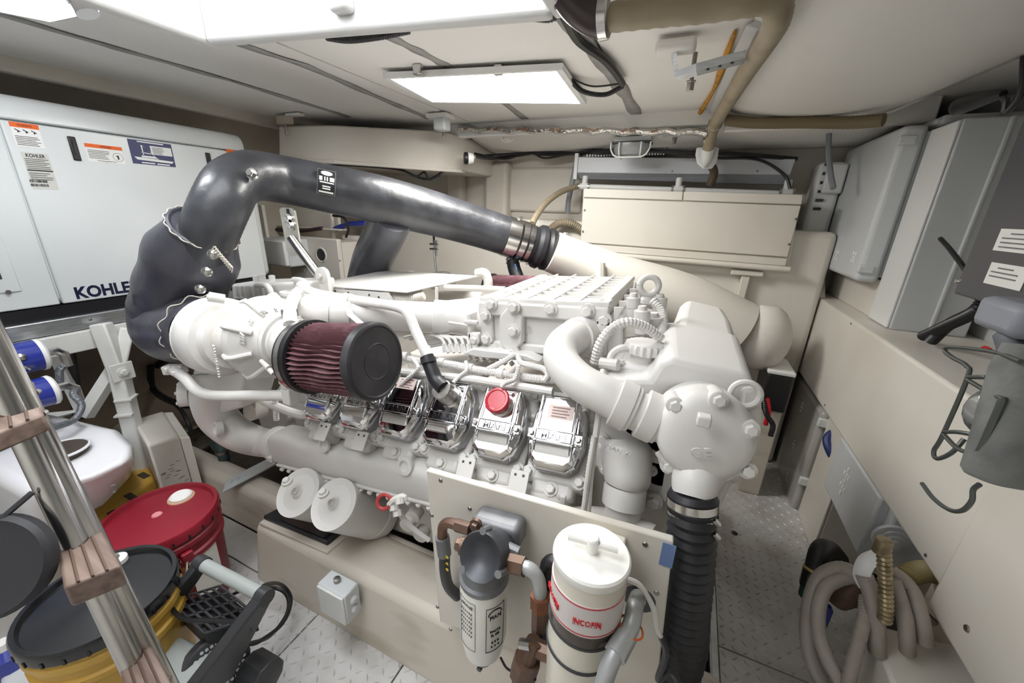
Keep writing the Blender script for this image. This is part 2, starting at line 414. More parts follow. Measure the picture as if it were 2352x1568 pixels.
dl = obj('door', B().bx(GX - .02, GX, -.2, gys - .003, gz0 + .004, gzs - .004), WHITE, gen, bevel=.004)
hb = g(50, 668); obj('service_hatch', B().bx(GX - .001, GX + .004, -.1, hb.y, hb.z, g(30, 525).z), WHITE, dl, bevel=.002)
obj('hatch_window', B().bx(GX, GX + .006, -.1, g(4, 640).y, g(4, 640).z, g(4, 590).z), CHAR, dl)
obj('hatch_knob', B().lathe(g(18, 670), EX, [(0, .008), (.008, .006)], 12), STEELD, dl)
obj('base_strip', B().bx(-2.5, GX - .004, -.2, gy1 - .02, gz0 - .045, gz0), BLACK, gen)
for (x0, y0, x1, y1) in ((152, 312, 190, 378), (470, 350, 488, 386)):
    a, c = g(x0, y0), g(x1, y1)
    la = obj('door_latch', B().bx(GX, GX + .006, a.y, c.y, c.z + (.012 if x0 < 300 else .0), a.z), BLACK, gen, bevel=.004)
    obj('latch_lever', B().bx(GX + .005, GX + .010, a.y + .008, c.y - .008, c.z + .03, a.z - .012), CHAR, la, bevel=.003)
def label_at(nm, x0, y0, x1, y1, m):   # pixels of upper left, lower right
    a, c = g(x0, y0), g(x1, y1); cen = (a + c) / 2; cen.x = GX
    return sticker(nm, cen, EY, EZ, abs(c.y - a.y), abs(a.z - c.z), m, gen), cen, abs(c.y - a.y), abs(a.z - c.z)
def textlines(par, c, w_, h_, n, ink, hh=.35, ragged=.35):
    R_ = []
    for i in range(n):
        ww = w_ * (1 - ragged * random.random()); R_.append((-(w_ - ww) / 2, h_ / 2 - h_ * (i + .5) / n, ww, h_ / n * hh))
    bars('print_lines', c, EY, EZ, R_, ink, par)
s1, c1, w1, h1 = label_at('warning_label', 18, 278, 104, 342, PAPER)
oc = c1 + V(0, 0, h1 * .4); sticker('orange_band', oc + V(.0008, 0, 0), EY, EZ, w1, h1 * .2, ORANGE, s1)
text('lettering', 'WARNING', oc + V(.0017, 0, 0), EY, EZ, h1 * .1, INK, s1, .0003, width=w1 * .5)
for k in range(3): polys('pictogram', c1 + V(.0008, (k - 1) * w1 * .28, h1 * .16), EY, EZ, [[(u * w1 * 7, v * w1 * 7) for u, v in q_] for q_ in ([(-.012, .012), (.012, -.004), (.008, -.008), (-.014, .008)], [(-.004, -.012), (.002, -.012), (.004, .002), (0, .004)])], INK, s1)
textlines(s1, c1 + V(.0008, 0, -h1 * .24), w1 * .88, h1 * .42, 6, GREYINK)
s2, c2, w2, h2 = label_at('rating_plate', 47, 348, 136, 436, SILVERP)
text('lettering', 'KOHLER', c2 + V(.001, 0, h2 * .42), EY, EZ, h2 * .10, INK, s2, .0003, width=w2 * .72, bold=.02)
textlines(s2, c2 + V(.0008, 0, h2 * .2), w2 * .9, h2 * .3, 6, GREYINK)
bars('black_bar', c2 + V(.0008, 0, h2 * .02), EY, EZ, [(0, 0, w2 * .96, h2 * .03)], INK, s2)
textlines(s2, c2 + V(.0008, 0, -h2 * .14), w2 * .9, h2 * .22, 4, GREYINK)
bars('barcode', c2 + V(.0008, -.01, -h2 * .33), EY, EZ, [(w2 * (-.36 + i * .045), dz * h2, w2 * random.choice((.012, .02, .028)), h2 * .07) for i in range(15) for dz in (.05, -.06)], INK, s2)
s3, c3, w3, h3 = label_at('warning_label', 192, 328, 289, 378, PAPER)
oc = c3 + V(0, 0, h3 * .4); sticker('orange_band', oc + V(.0008, 0, 0), EY, EZ, w3, h3 * .2, ORANGE, s3)
text('lettering', 'WARNING', oc + V(.0017, .005, 0), EY, EZ, h3 * .1, INK, s3, .0003, width=w3 * .3)
textlines(s3, c3 + V(.0008, -w3 * .17, -.004), w3 * .58, h3 * .52, 6, GREYINK, .3)
text('lettering', 'Fire Extinguisher Port', c3 + V(.001, .0, -h3 * .42), EY, EZ, h3 * .09, INK, s3, .0003, width=w3 * .5)
obj('pictogram', B().torus(c3 + V(.0008, w3 * .33, -h3 * .12), EX, h3 * .24, .0006, 24, 4), GREYINK, s3); bars('pictogram', c3 + V(.0008, w3 * .33, -h3 * .13), EY, EZ, [(0, 0, h3 * .07, h3 * .22), (-h3 * .05, h3 * .07, h3 * .07, h3 * .05)], INK, s3)
s4, c4, w4, h4 = label_at('boat_sticker', 291, 318, 404, 384, NAVY)
X4 = c4 + V(.0008, 0, 0)
polys('boat_print', X4, EY, EZ, [[(-.44 * w4, -.2 * h4), (.47 * w4, -.27 * h4), (.42 * w4, -.36 * h4), (-.38 * w4, -.32 * h4)], [(-.27 * w4, -.13 * h4), (.02 * w4, -.13 * h4), (.12 * w4, -.22 * h4), (-.27 * w4, -.2 * h4)], [(-.25 * w4, .02 * h4), (-.04 * w4, -.02 * h4), (-.05 * w4, -.05 * h4), (-.25 * w4, -.01 * h4)], [(-.24 * w4, .3 * h4), (-.21 * w4, .3 * h4), (-.21 * w4, -.1 * h4), (-.23 * w4, -.1 * h4)], [(-.21 * w4, .3 * h4), (-.205 * w4, .28 * h4), (.06 * w4, -.16 * h4), (.045 * w4, -.16 * h4)]], PAPER, s4)
sticker('white_field', X4 + V(0, .22 * w4, .14 * h4), EY, EZ, .5 * w4, .36 * h4, PAPER, s4)
textlines(s4, X4 + V(.0008, .16 * w4, .13 * h4), .3 * w4, .3 * h4, 5, GREYINK, .3)
bars('print_lines', X4, EY, EZ, [(-.15 * w4, -.43 * h4, .3 * w4, .05 * h4), (.2 * w4, -.44 * h4, .3 * w4, .05 * h4), (0, .44 * h4, .6 * w4, .05 * h4)], PAPER, s4)
a = g(538, 349); sticker('warning_label', a, EY, EZ, .075, .016, ORANGE, gen)
ka, kb = g(172, 672), g(322, 655)
text('brand_lettering', 'KOHLER', (ka + kb) / 2 + V(.0005, 0, -.001), EY, EZ, g(172, 655).z - g(172, 684).z, INKN, gen, .0006, width=kb.y - ka.y, bold=.035)

# stand: aluminium rails, legs and braces below the generator
zr = gz0 - .045
gs = thing('generator_stand', 'aluminium and white metal stand carrying the generator', 'stand', (-2.3, .8, 0))
obj('rail', B().bx(-2.5, -2.035, -.2, 1.42, zr - .052, zr), ALU, gs, bevel=.003)
obj('rail', B().bx(-2.5, -2.02, -.2, 1.42, zr - .13, zr - .055), mat('stand_white', 'E6E6E2', .4, col2='D6D5CF', scale=6), gs, bevel=.004)
for k in range(6): obj('rivet', B().lathe(V(-2.035, .2 + k * .22, zr - .02), EX, [(0, .006), (.003, .004)], 8), STEELD, gs)
SWH = MATS['stand_white']
l0, l1, l2 = at(250, 775, x=-2.0), at(272, 850, x=-1.97), at(318, 1080, x=-1.92)
obj('leg', B().tube([l0 + V(0, -.01, .06), l1, l2 + V(0, 0, -.25)], .036, 4), SWH, gs, bevel=.006, smooth=20)
obj('leg', B().tube([at(298, 770, x=-2.0) + V(0, 0, .03), l1], .03, 4), SWH, gs, bevel=.006, smooth=20)
obj('joint_plate', B().box(l1 + V(.03, 0, 0), (.01, .07, .07)), SWH, gs, bevel=.003); obj('joint_bolt', B().bolt(l1 + V(.037, 0, 0), EX, .013), SWH, gs)
for py in (915, 950): obj('seam_band', B().tube([at(290, py, x=-1.95), at(290, py, x=-1.95) + V(.0, .0, .006)], .039, 4), SWH, gs)
obj('brace', B().tube([at(195, 955, x=-2.05), at(262, 850, x=-2.02)], .028, 4), SWH, gs, smooth=20)
obj('brace', B().tube([at(100, 960, x=-2.1), at(185, 940, x=-2.1), at(120, 800, x=-2.12)], .02, 4), SWH, gs, smooth=20)
obj('rear_panel', B().bx(-2.57, -2.54, -.2, 1.6, .05, zr - .14), mat('bilge_brown', '8A7C6E', .7, col2='6A5E54', scale=3), gs)
# water maker pressure vessels under the rail
def vessel(px, py, xx, rad, lab):
    e = at(px, py, x=xx)
    t = thing('pressure_vessel', lab, 'pressure vessel', e + V(0, -.15, -rad), 'blue pressure vessels')
    obj('tube', B().lathe(e + V(0, -.5, 0), EY, [(0, rad), (.487, rad), (.49, rad * .99)], 28), BLUE, t)
    obj('end_cap', B().lathe(e + V(0, -.014, 0), EY, [(0, rad * 1.03), (.010, rad * 1.03), (.016, rad * .9)], 28), PAPER, t)
    for dz in (.32, -.45):
        c = e + V(math.sqrt(1 - dz * dz) * rad, -.06, dz * rad); obj('stud', B().lathe(c, V(math.sqrt(1 - dz * dz), 0, dz), [(0, .012), (.006, .011), (.008, .007)], 12), STEEL, t)
    f0 = e + V(0, 0, -.0); obj('elbow_fitting', B().tube([f0, f0 + V(0, .03, 0), f0 + V(0, .045, -.015), f0 + V(0, .045, -.06)], .014, 8), STEEL, t)
    return t, e
v1_, e1_ = vessel(100, 812, -1.93, .052, 'upper blue pressure vessel with white end cap under the generator rail')
lt_ = e1_ + V(.0525, -.17, -.012); sticker('flow_label', lt_, EY, EZ, .1, .018, PAPER, v1_); text('lettering', 'FEED IN', lt_ + V(.001, .01, 0), EY, EZ, .01, INKN, v1_, .0004)
v2_, e2_ = vessel(125, 893, -1.85, .048, 'lower blue pressure vessel with white end cap behind the ladder')
BRAID = mat('braided_hose', '7E8288', .35, .5, bump=.5, bscale=140)
tag(obj('braided_hose', B().tube([e1_ + V(0, .045, -.05), at(137, 850, x=-1.93), at(136, 880, x=-1.93), at(125, 905, x=-1.95)], .011, 10, 6), BRAID), 'short grey braided hose hanging below the upper blue vessel', 'hose')
tag(obj('braided_hose', B().tube([e2_ + V(0, .05, -.02), at(168, 905, x=-1.82), at(187, 930, x=-1.80), at(172, 962, x=-1.78), at(130, 980, x=-1.75), at(80, 992, x=-1.72)], .010, 10, 6), BRAID), 'curved grey braided hose reaching over the white moulded cover', 'hose')
tag(obj('black_hose', B().tube([at(155, 780, x=-2.1), at(165, 850, x=-2.12), at(182, 960, x=-2.15)], .018, 10, 5), RUBBER), 'black hose running down under the generator rail', 'hose')

# white moulded cover on a yellow base
zc = .56
def c_(px, py, z): return at(px, py, z=z)
mc = thing('moulded_cover', 'white glossy moulded cover with a round hole, beside the red pail', 'cover', c_(150, 1100, .35))
GLOSSW = mat('white_moulded_gloss', 'F1F1F4', .18, coat=.5)
top = [c_(-80, 1050, zc), c_(100, 945, zc), c_(262, 985, zc - .01), c_(300, 1020, zc - .02), c_(305, 1060, zc - .04), c_(215, 1090, zc - .03), c_(60, 1135, zc - .03)]
bot = [c_(-120, 1180, .34), c_(80, 965, .40), c_(285, 1005, .38), c_(310, 1045, .36), c_(308, 1085, .35), c_(240, 1165, .33), c_(80, 1245, .31)]
mid = [t.lerp(b_, .35) + (t - sum(top, V(0, 0, 0)) / 7) * V(1, 1, 0).length * .02 for t, b_ in zip(top, bot)]
obj('shell', B().loft([bot, mid, top]), GLOSSW, mc, bevel=.03, seg=4, smooth=60)
hc = c_(140, 1032, zc + .002)
obj('vent_hole', B().lathe(hc + V(0, 0, -.012), EZ, [(0, .06), (.006, .06), (.0125, .062)], 28), DARK, mc)
obj('hole_rim', B().torus(hc + V(0, 0, .0), EZ, .062, .004, 28, 6), GLOSSW, mc)
for k in range(3):
    p0 = c_(20, 1150 + k * 22, .46 - k * .045); p1 = c_(265, 1095 + k * 16, .46 - k * .045)
    obj('moulded_rib', B().tube([p0, p1], .006, 8), GLOSSW, mc)
yb = thing('yellow_base', 'yellow plastic pallet base under the white moulded cover', 'pallet', c_(250, 1140, .2))
yp = [c_(180, 1255, .22), c_(360, 1110, .22), c_(345, 1080, .22), c_(305, 1062, .22), c_(0, 1120, .22)]
obj('deck', B().prism([p - V(0, 0, .22) for p in yp], V(0, 0, .25)), YEL, yb, bevel=.015, seg=3)
for (px, py) in ((330, 1092), (300, 1140), (262, 1180)): p = c_(px, py, .25); obj('slot', B().box(p + V(0, 0, .001), (.05, .022, .004)), DARK, yb, bevel=.001)

# beige wedge shaped box behind the pail
wx = thing('wedge_box', 'beige wedge-shaped cover box with scuff marks behind the red pail', 'box', at(380, 1100, y=.68) * 1)
P = lambda px, py, y: at(px, py, y=y)
tl, tr, br, bl = P(303, 963, .66), P(400, 930, .80), P(418, 985, .70), P(338, 1022, .575)
tr = P(375, 942, .80); br = P(412, 1000, .70)
dn = V(-.0, -.0, -.45)
obj('cover', B().hexa([bl + dn, br + dn, tr + dn, tl + dn, bl, br, tr, tl]), CREAM, wx, bevel=.012, seg=3)
obj('flange', B().hexa([br + dn + V(.0, .0, 0), br + dn + V(.03, .02, 0), tr + dn + V(.03, .02, 0), tr + dn, br + V(0, 0, -.01), br + V(.03, .02, -.01), tr + V(.03, .02, -.01), tr + V(0, 0, -.01)]), CREAM, wx, bevel=.004)
mid_ = (bl + br) / 2 + V(0, 0, -.17); xa = (br - bl).normalized(); za_ = (br - bl).cross(V(0, 0, 1)).normalized()
bars('scuff', mid_ , xa, EZ, [(random.uniform(-.05, .05), random.uniform(-.05, .07), .02, .002) for k in range(14)], GREYINK, wx, t=.001)

# red pail and yellow pail with black lid
def pail(nm, lab, c, zt_, R_, body, lid, hz=True):
    t = thing(nm, lab, 'pail', (c.x, c.y, 0), 'five gallon pails')
    o = V(c.x, c.y, 0)
    obj('body', B().lathe(o, EZ, [(0, R_ * .84), (.01, R_ * .86), (zt_ - .12, R_ * .93), (zt_ - .115, R_ * .98), (zt_ - .1, R_ * .98), (zt_ - .095, R_ * .935), (zt_ - .07, R_ * .94), (zt_ - .065, R_ * .985), (zt_ - .05, R_ * .985), (zt_ - .045, R_ * .95), (zt_ - .02, R_ * .95)], 40), body, t)
    l = obj('lid', B().lathe(o, EZ, [(zt_ - .035, R_ * .985), (zt_ - .033, R_ * 1.0), (zt_ - .006, R_ * 1.0), (zt_, R_ * .98), (zt_, R_ * .92), (zt_ - .012, R_ * .89), (zt_ - .012, R_ * .2), (zt_ - .010, R_ * .02)], 48), lid, t)
    for k in range(24):
        a = 2 * PI * k / 24; d = V(math.cos(a), math.sin(a), 0); obj('lid_notch', B().box(o + d * R_ * 1.0 + V(0, 0, zt_ - .026), (.004, .005, .014), (d, V(-d.y, d.x, 0), EZ)), BLACK, l)
    return t, l
cr = (at(233, 1200, z=.35) + at(495, 1170, z=.35)) / 2
rp, rl = pail('pail', 'red plastic pail with red lid, behind the yellow pail', cr, .36, .153, RED, RED)
sp = at(415, 1138, z=.355); obj('spout_cap', B().lathe(sp, EZ, [(-.01, .031), (.002, .031), (.006, .026), (.004, .024)], 24), PAPER, rl); obj('spout_ring', B().lathe(sp - V(0, 0, .008), EZ, [(0, .038), (.004, .036)], 24), mat('aged_seal', 'C9A98A', .7), rl)
obj('lid_centre', B().lathe(at(360, 1180, z=.352), EZ, [(-.006, .016), (0.0, .012)], 16), mat('scuffed_red', 'D88E94', .7), rl)
c0r = V(cr.x, cr.y, 0)
hd = [c0r + V(math.cos(a), math.sin(a), 0) * .158 + V(0, 0, z_) for a, z_ in ((-.12, .285), (-.22, .22), (-.45, .15), (-.85, .10), (-1.4, .10), (-1.9, .16))]
obj('handle', B().tube(hd, .0028, 6, 5), PAPER, rp)
for a in (-.12,):
    d = V(math.cos(a), math.sin(a), 0); obj('handle_lug', B().box(c0r + d * .152 + V(0, 0, .275), (.02, .03, .03), (d, V(-d.y, d.x, 0), EZ)), RED, rp, bevel=.004)
def curved_label(nm, c, R0, R1, z0, z1, a0, a1, m, par, n=10):
    rings = []; b = B(); vs = []
    for k in range(n + 1):
        a = a0 + (a1 - a0) * k / n; d = V(math.cos(a), math.sin(a), 0)
        vs += [V(c.x, c.y, z0) + d * R0, V(c.x, c.y, z1) + d * R1]
    fs = [(2 * i, 2 * i + 2, 2 * i + 3, 2 * i + 1) for i in range(n)]
    return obj(nm, b.add(vs, fs), m, par)
curved_label('gold_label', cr, .1435, .1455, .15, .24, -.62, -.2, mat('gold_print', 'B5763C', .6, col2='A33238', scale=60, lo=.45, hi=.55), rp)
curved_label('gold_label', cr, .139, .1405, .05, .12, -.55, -.15, MATS['gold_print'], rp)
curved_label('white_label', cr, .142, .1455, .07, .25, -.12, .5, PAPER, rp)
cy_ = (at(45, 1405, z=.39) + at(398, 1320, z=.39)) / 2
yp_, yl_ = pail('pail', 'yellow plastic pail with glossy black lid, behind the ladder', cy_, .39, .147, YEL, mat('black_lid', '17181C', .18, coat=.4))
sp = at(268, 1285, z=.385); obj('spout_cap', B().lathe(sp, EZ, [(-.008, .022), (.004, .022), (.006, .016)], 20), PAPER, yl_)
dirY = V(-cy_.x, -cy_.y, 0).normalized()
xa_ = V(dirY.y * -1, dirY.x, 0) * 1
dl_ = V(.85, -.53, 0).normalized(); xl_ = V(.53, .85, 0)
text('lettering', 'ROTELLA', V(cy_.x, cy_.y, .17) + dl_ * .137, xl_, EZ, .018, INK, yp_, .003, width=.1)
text('lettering', 'HD T3 5W', V(cy_.x, cy_.y, .14) + dl_ * .136, xl_, EZ, .018, INK, yp_, .003, width=.11)
# ================================================================ LED panels (the lamps of the room)
def led(nm, lab, corners, z, dm=LITE):
    P = [at(*c, z=z) for c in corners]; c = sum(P, V(0, 0, 0)) / 4
    t = thing(nm, lab, 'light', c)
    Q = [c + (p - c) * .93 for p in P]
    fr = B()
    for i in range(4):
        j = (i + 1) % 4
        fr.hexa([P[i], P[j], Q[j], Q[i], P[i] + V(0, 0, .018), P[j] + V(0, 0, .018), Q[j] + V(0, 0, .018), Q[i] + V(0, 0, .018)])
    obj('frame', fr, GREYL, t, smooth=0)
    obj('backplate', B().prism([p + V(0, 0, .012) for p in Q], V(0, 0, .006)), GREYL, t)
    obj('diffuser', B().prism([p + V(0, 0, .004) for p in Q], V(0, 0, .006)), dm, t)
    return t, P
lt, LP_ = led('ceiling_light', 'bright square-edged LED panel hung below the ceiling over the engine', [(880, 180), (1292, 160), (1347, 240), (985, 236)], 1.72)
for px in (960, 1145):
    p = at(px, 160, z=1.735); obj('clip', B().box(p, (.03, .02, .03)), STEEL, lt, bevel=.003)
led('ceiling_light', 'glowing LED strip panel at the upper left beside the hatch', [(-250, -20), (165, -40), (240, 28), (118, 53)], 1.735, LITE2)
ch = at(190, -10, z=1.73)
tag(obj('chrome_pipe', B().tube([at(150, -30, z=1.74), at(180, 0, z=1.725), at(202, 33, z=1.70)], .022, 16, 4), CHROME), 'polished chrome tube end crossing the left LED light', 'tube')

# ================================================================ right hand side
PX = .62
def rx(px, py, x=PX): return at(px, py, x=x)
zl = rx(2000, 758).z; zb = rx(2000, 1110).z
zl = .945; zb = .55
rp_ = struct('trim_3', B().hexa([(PX, -.6, zb), (PX + .02, -.6, zb), (PX + .02, 2.6, zb), (PX, 2.6, zb), (PX, -.6, zl), (PX + .33, -.6, zl), (PX + .33, 2.6, zl), (PX, 2.6, zl)]), CREAM, 'cream fibreglass ledge panel along the right side', 'ledge', bevel=.018, seg=3)
hi = at(1832, 575, x=PX)
obj('raised_end', B().prism([V(PX, 2.6, zb), V(PX, 2.6, hi.z - .06), V(PX, 2.44, hi.z - .10), V(PX, 2.34, zl - .03), V(PX, 2.34, zb)], V(.03, 0, 0)), CREAM, rp_, bevel=.008)
jy = rx(2285, 1116).y
obj('front_board', B().bx(PX - .012, PX + .02, -.6, jy, zb - .05, zl - .06), CREAM, rp_, bevel=.01, seg=3)
for (px, py) in ((1955, 743), (1895, 930), (2127, 1275)): obj('screw', B().lathe(rx(px, py) , -EX, [(-.002, .005), (.002, .004)], 8), STEELD, rp_)
obj('screw', B().lathe(at(2222, 1443, x=PX - .012), -EX, [(-.002, .008), (.003, .006)], 10), STEELD, rp_)
obj('recess_back', B().bx(.9, .93, -.6, 2.6, -.02, zb), mat('recess_paint', 'CFC6B8', .6), rp_)
obj('post', B().lathe(V(.72, at(2165, 1470, x=.72).y, 0), EZ, [(0, .055), (zb, .055)], 24), mat('cream_roller', 'E4DCCB', .6, bump=.6, bscale=60), rp_)
# tall enclosure on the ledge
c0 = at(2041, 756, z=zl); far = at(1996, 737, z=zl)
tx = c0.x; ty = c0.y; ty2 = max(far.y, ty + .12)
topz = at(2192, 279, x=tx, ).z
tb_ = thing('tall_enclosure', 'tall pale grey metal enclosure standing on the right ledge', 'enclosure', (tx + .1, ty + .06, zl))
obj('body', B().bx(tx, .90, ty, ty2 + .06, zl, topz), GREYBOX, tb_, bevel=.006)
obj('side_cover', B().bx(tx - .008, tx, ty + .004, ty2 + .05, zl + .004, topz - .004), GREYL, tb_, bevel=.003)
obj('front_flange', B().bx(tx + .10, tx + .11, ty - .012, ty, zl, topz), GREYBOX, tb_, bevel=.003)
# wide enclosure with three print marks
wxp = .615
ta, tb2, ba, bb = rx(1932, 338, wxp), rx(2112, 289, wxp), rx(1876, 612, wxp), rx(1992, 655, wxp)
y_far = min(2.56, (ta.y + ba.y) / 2); y_near = max(ty2 + .065, min(tb2.y, bb.y)); zt_, zb_ = (ta.z + tb2.z) / 2, (ba.z + bb.z) / 2
we = thing('wide_enclosure', 'wide grey plastic enclosure with three small print marks above the ledge', 'enclosure', (.75, (y_far + y_near) / 2, zb_))
obj('body', B().bx(wxp + .07, .90, y_near + .01, y_far - .01, zb_ + .02, zt_ - .02), GREYBOX, we, bevel=.008)
obj('lid', B().bx(wxp, wxp + .075, y_near, y_far, zb_, zt_), GREYBOX, we, bevel=.018, seg=3)
for zz in (zt_ - .05, zb_ + .05): obj('lid_catch', B().box(V(wxp + .02, y_near - .004, zz), (.05, .02, .03)), GREYBOX, we, bevel=.005)
for k, (px, py) in enumerate(((1893, 582), (1922, 586), (1962, 590))):
    p = rx(px, py, wxp); p.y = min(p.y, 2.5 - .11 * k); bars('print_mark', p + V(-.0005, 0, 0), -EY, EZ, [(-.012, .014, .014, .014), (.012, .014, .014, .014), (-.012, -.014, .014, .014), (.012, -.014, .014, .014), (0, 0, .03, .005)], PAPER, we)
# lower beige box under the wide enclosure
p0, p1 = at(1895, 690, x=.70), at(2025, 700, x=.70)
tag(obj('ledge_box', B().bx(.70, .88, max(ty2 + .07, p1.y), p0.y, zl, zb_ + .01), CREAM, bevel=.004), 'small cream box on the ledge under the wide grey enclosure', 'box')
tag(obj('cable_loom', B().tube([V(.66, p0.y + .06, zb_ + .05), V(.665, p0.y + .05, zl + .05), V(.67, p0.y + .04, zl + .014)], .022, 10, 4), mat('purple_loom', '3A2F45', .6)), 'dark purple cable bundle dropping behind the wide enclosure', 'cable')
# vented charger beside the air handler
va = thing('vented_charger', 'pale grey charger housing with round vent beside the air handler', 'charger', V(.7, 2.5, 1.2))
q0 = at(1840, 540, y=2.46); q1 = V(max(.61, q0.x + .03), 2.46, q0.z); vt = at(1850, 372, y=2.46).z; vb = at(1850, 543, y=2.46).z; va.location.z = vb
obj('body', B().bx(q0.x, q1.x, 2.46, 2.59, vb, vt), GREYL, va, bevel=.02, seg=3)
obj('upper_cover', B().bx(q0.x + .03, q1.x, 2.43, 2.47, (vb + vt) / 2 + .03, vt - .01), GREYL, va, bevel=.01)
pv = V(q0.x + .035, 2.455, (vt + vb) / 2 + .06)
for k in range(6): obj('vent_slat', B().box(pv + V(0, 0, .10 - .04 * k), (.03, .012, .012)), CHAR, va)
# upper row of small grey boxes on the bulkhead
for k, (x0, y0, x1, y1, lab) in enumerate(((1985, 280, 2040, 330, 'small grey junction box nearest the ceiling edge by the wide enclosure'), (2045, 235, 2110, 300, 'grey relay box with a maroon label high on the bulkhead'), (2125, 205, 2190, 285, 'grey relay box behind the tall enclosure top'))):
    a = at(x0, y1, x=.71); c = at(x1, y0, x=.71)
    zlo = (zt_ if k < 2 else topz) + .012
    t = thing('junction_box', lab, 'junction box', (.8, (a.y + c.y) / 2, zlo))
    obj('body', B().bx(.71, .94, min(a.y, c.y), max(a.y, c.y), zlo, min(1.66, max(a.z, c.z))), GREYBOX, t, bevel=.008)
    obj('lid', B().bx(.695, .715, min(a.y, c.y) + .01, max(a.y, c.y) - .01, zlo + .004, min(1.65, max(a.z, c.z) - .01)), GREYBOX, t, bevel=.006)
    if k == 1:
        m_ = at(2135, 245, x=.762); sticker('label', V(.6945, (a.y + c.y) / 2, (zlo + min(1.66, c.z)) / 2), -EY, EZ, .08, .05, mat('maroon_print', '7A5A50', .5, col2='A08A80', scale=80), t)
# dark control cabinet on the right edge
dx_ = .60
d0, d1 = at(2195, 655, x=dx_), at(2352, 690, x=dx_)
dtop = at(2352, 125, x=dx_).z
dc = thing('control_cabinet', 'dark grey control cabinet with white labels at the right edge', 'cabinet', (dx_ + .1, d0.y - .3, d0.z))
obj('body', B().hexa([V(dx_, d0.y - .7, d0.z - .02), V(.94, d0.y - .7, d0.z - .02), V(.94, d0.y, d0.z - .02), V(dx_, d0.y, d0.z - .02)] + [V(dx_, d0.y - .7, 1.64), V(.94, d0.y - .7, 1.64), V(.94, d0.y, 1.64), V(dx_, d0.y, 1.64)]), mat('dark_cabinet', '505054', .38), dc, bevel=.006)
for (x0, y0, x1, y1, n) in ((2300, 530, 2400, 582, 4), (2278, 606, 2346, 664, 3)):
    a, c = at(x0, y0, x=dx_), at(x1, y1, x=dx_); ce_ = (a + c) / 2
    s = sticker('label', V(dx_ - .0005, ce_.y, ce_.z), -EY, EZ, abs(a.y - c.y), .045, PAPER, dc)
    bars('print_lines', V(dx_ - .0015, ce_.y, ce_.z), -EY, EZ, [(-.005, .013 - .009 * i, abs(a.y - c.y) * (.7 if i else .4), .0025) for i in range(n)], GREYINK, s)
obj('corner_screw', B().lathe(at(2200, 645, x=dx_), -EX, [(0, .007), (.004, .005)], 10), STEEL, dc)
# corrugated black conduits
for k, off in enumerate((0, .035)):
    pts = [at(2265 + 20 * k, 680, x=.70 + off), at(2240, 715, x=.70 + off), at(2180, 745, x=.71 + off * .5), at(2120 + 20 * k, 772 + 10 * k, x=.73)]
    tag(obj('conduit', B().corr([pts[0] + V(0, -.02, .06)] + pts, .015, .008, .12, 10), BLACK), ['black corrugated conduit on the ledge below the dark cabinet', 'second black corrugated conduit on the ledge, nearer the viewer'][k], 'conduit')
tag(obj('cable', B().tube([at(2160, 548, x=.66), at(2180, 570, x=.655), at(2207, 605, x=.645), at(2225, 630, x=.65)], .006, 8, 4), BLACK), 'short black cable end in front of the tall enclosure', 'cable')
tag(obj('grey_cable', B().tube([at(1905, 292, y=2.3), at(1903, 350, y=2.25), at(1908, 400, y=2.2), at(1914, 432, y=2.15)], .011, 8, 4), mat('grey_cable', '8B8F95', .5)), 'grey cable dropping from the ceiling beside the wide enclosure', 'cable')
# hand held inspection socket and cables hanging at upper right
pk = thing('plug_connector', 'black plug connector hanging by cables at the upper right', 'connector', at(2240, 240, x=.70))
k0, k1, k2 = at(2195, 248, x=.66), at(2240, 232, x=.66), at(2290, 218, x=.66)
obj('plug_body', B().tube([k0, k0.lerp(k1, .2), k1, k2, at(2305, 215, x=.66)], [.012, .024, .022, .014, .008], 14, 3), BLACK, pk)
obj('lead', B().tube([k2, at(2310, 230, x=.665), at(2310, 258, x=.67), at(2345, 215, x=.67), at(2352, 130, x=.68)], .007, 8, 5), CHAR, pk)
obj('lead', B().tube([at(2300, 262, x=.69), at(2352, 200, x=.69), at(2390, 160, x=.69)], .007, 8, 5), CHAR, pk)

# ---------------------------------------------------------------- under the ledge
# long translucent grey enclosure
bx_ = .635
n1, n0 = at(1888, 945, x=bx_), at(1806, 1208, x=bx_); f1 = at(1805, 856, x=bx_)
le = thing('long_enclosure', 'long grey hinged enclosure under the far end of the ledge', 'enclosure', (bx_ + .1, n1.y + .2, n0.z))
obj('body', B().bx(bx_ + .06, .90, n1.y + .01, min(f1.y, 2.56), n0.z + .01, n1.z - .01), GREYBOX, le, bevel=.006)
obj('lid', B().bx(bx_, bx_ + .065, n1.y, min(f1.y, 2.56), n0.z, n1.z), mat('grey_smoke_lid', 'B9B6B2', .25, col2='A9A39D', scale=3, coat=.3), le, bevel=.02, seg=3)
for zz in (n1.z - .05, (n1.z + n0.z) / 2 - .05): obj('hinge', B().box(V(bx_ + .015, n1.y - .004, zz), (.04, .02, .04)), GREYL, le, bevel=.005)
for (px, py) in ((1842, 935), (1824, 1020), (1808, 1095)): pm_ = at(px, py, x=bx_); pm_.y = min(pm_.y, 2.5); bars('print_mark', pm_ + V(-.0005, 0, 0), -EY, EZ, [(0, .02, .02, .012), (0, 0, .03, .012), (0, -.02, .02, .012)], GREYL, le)
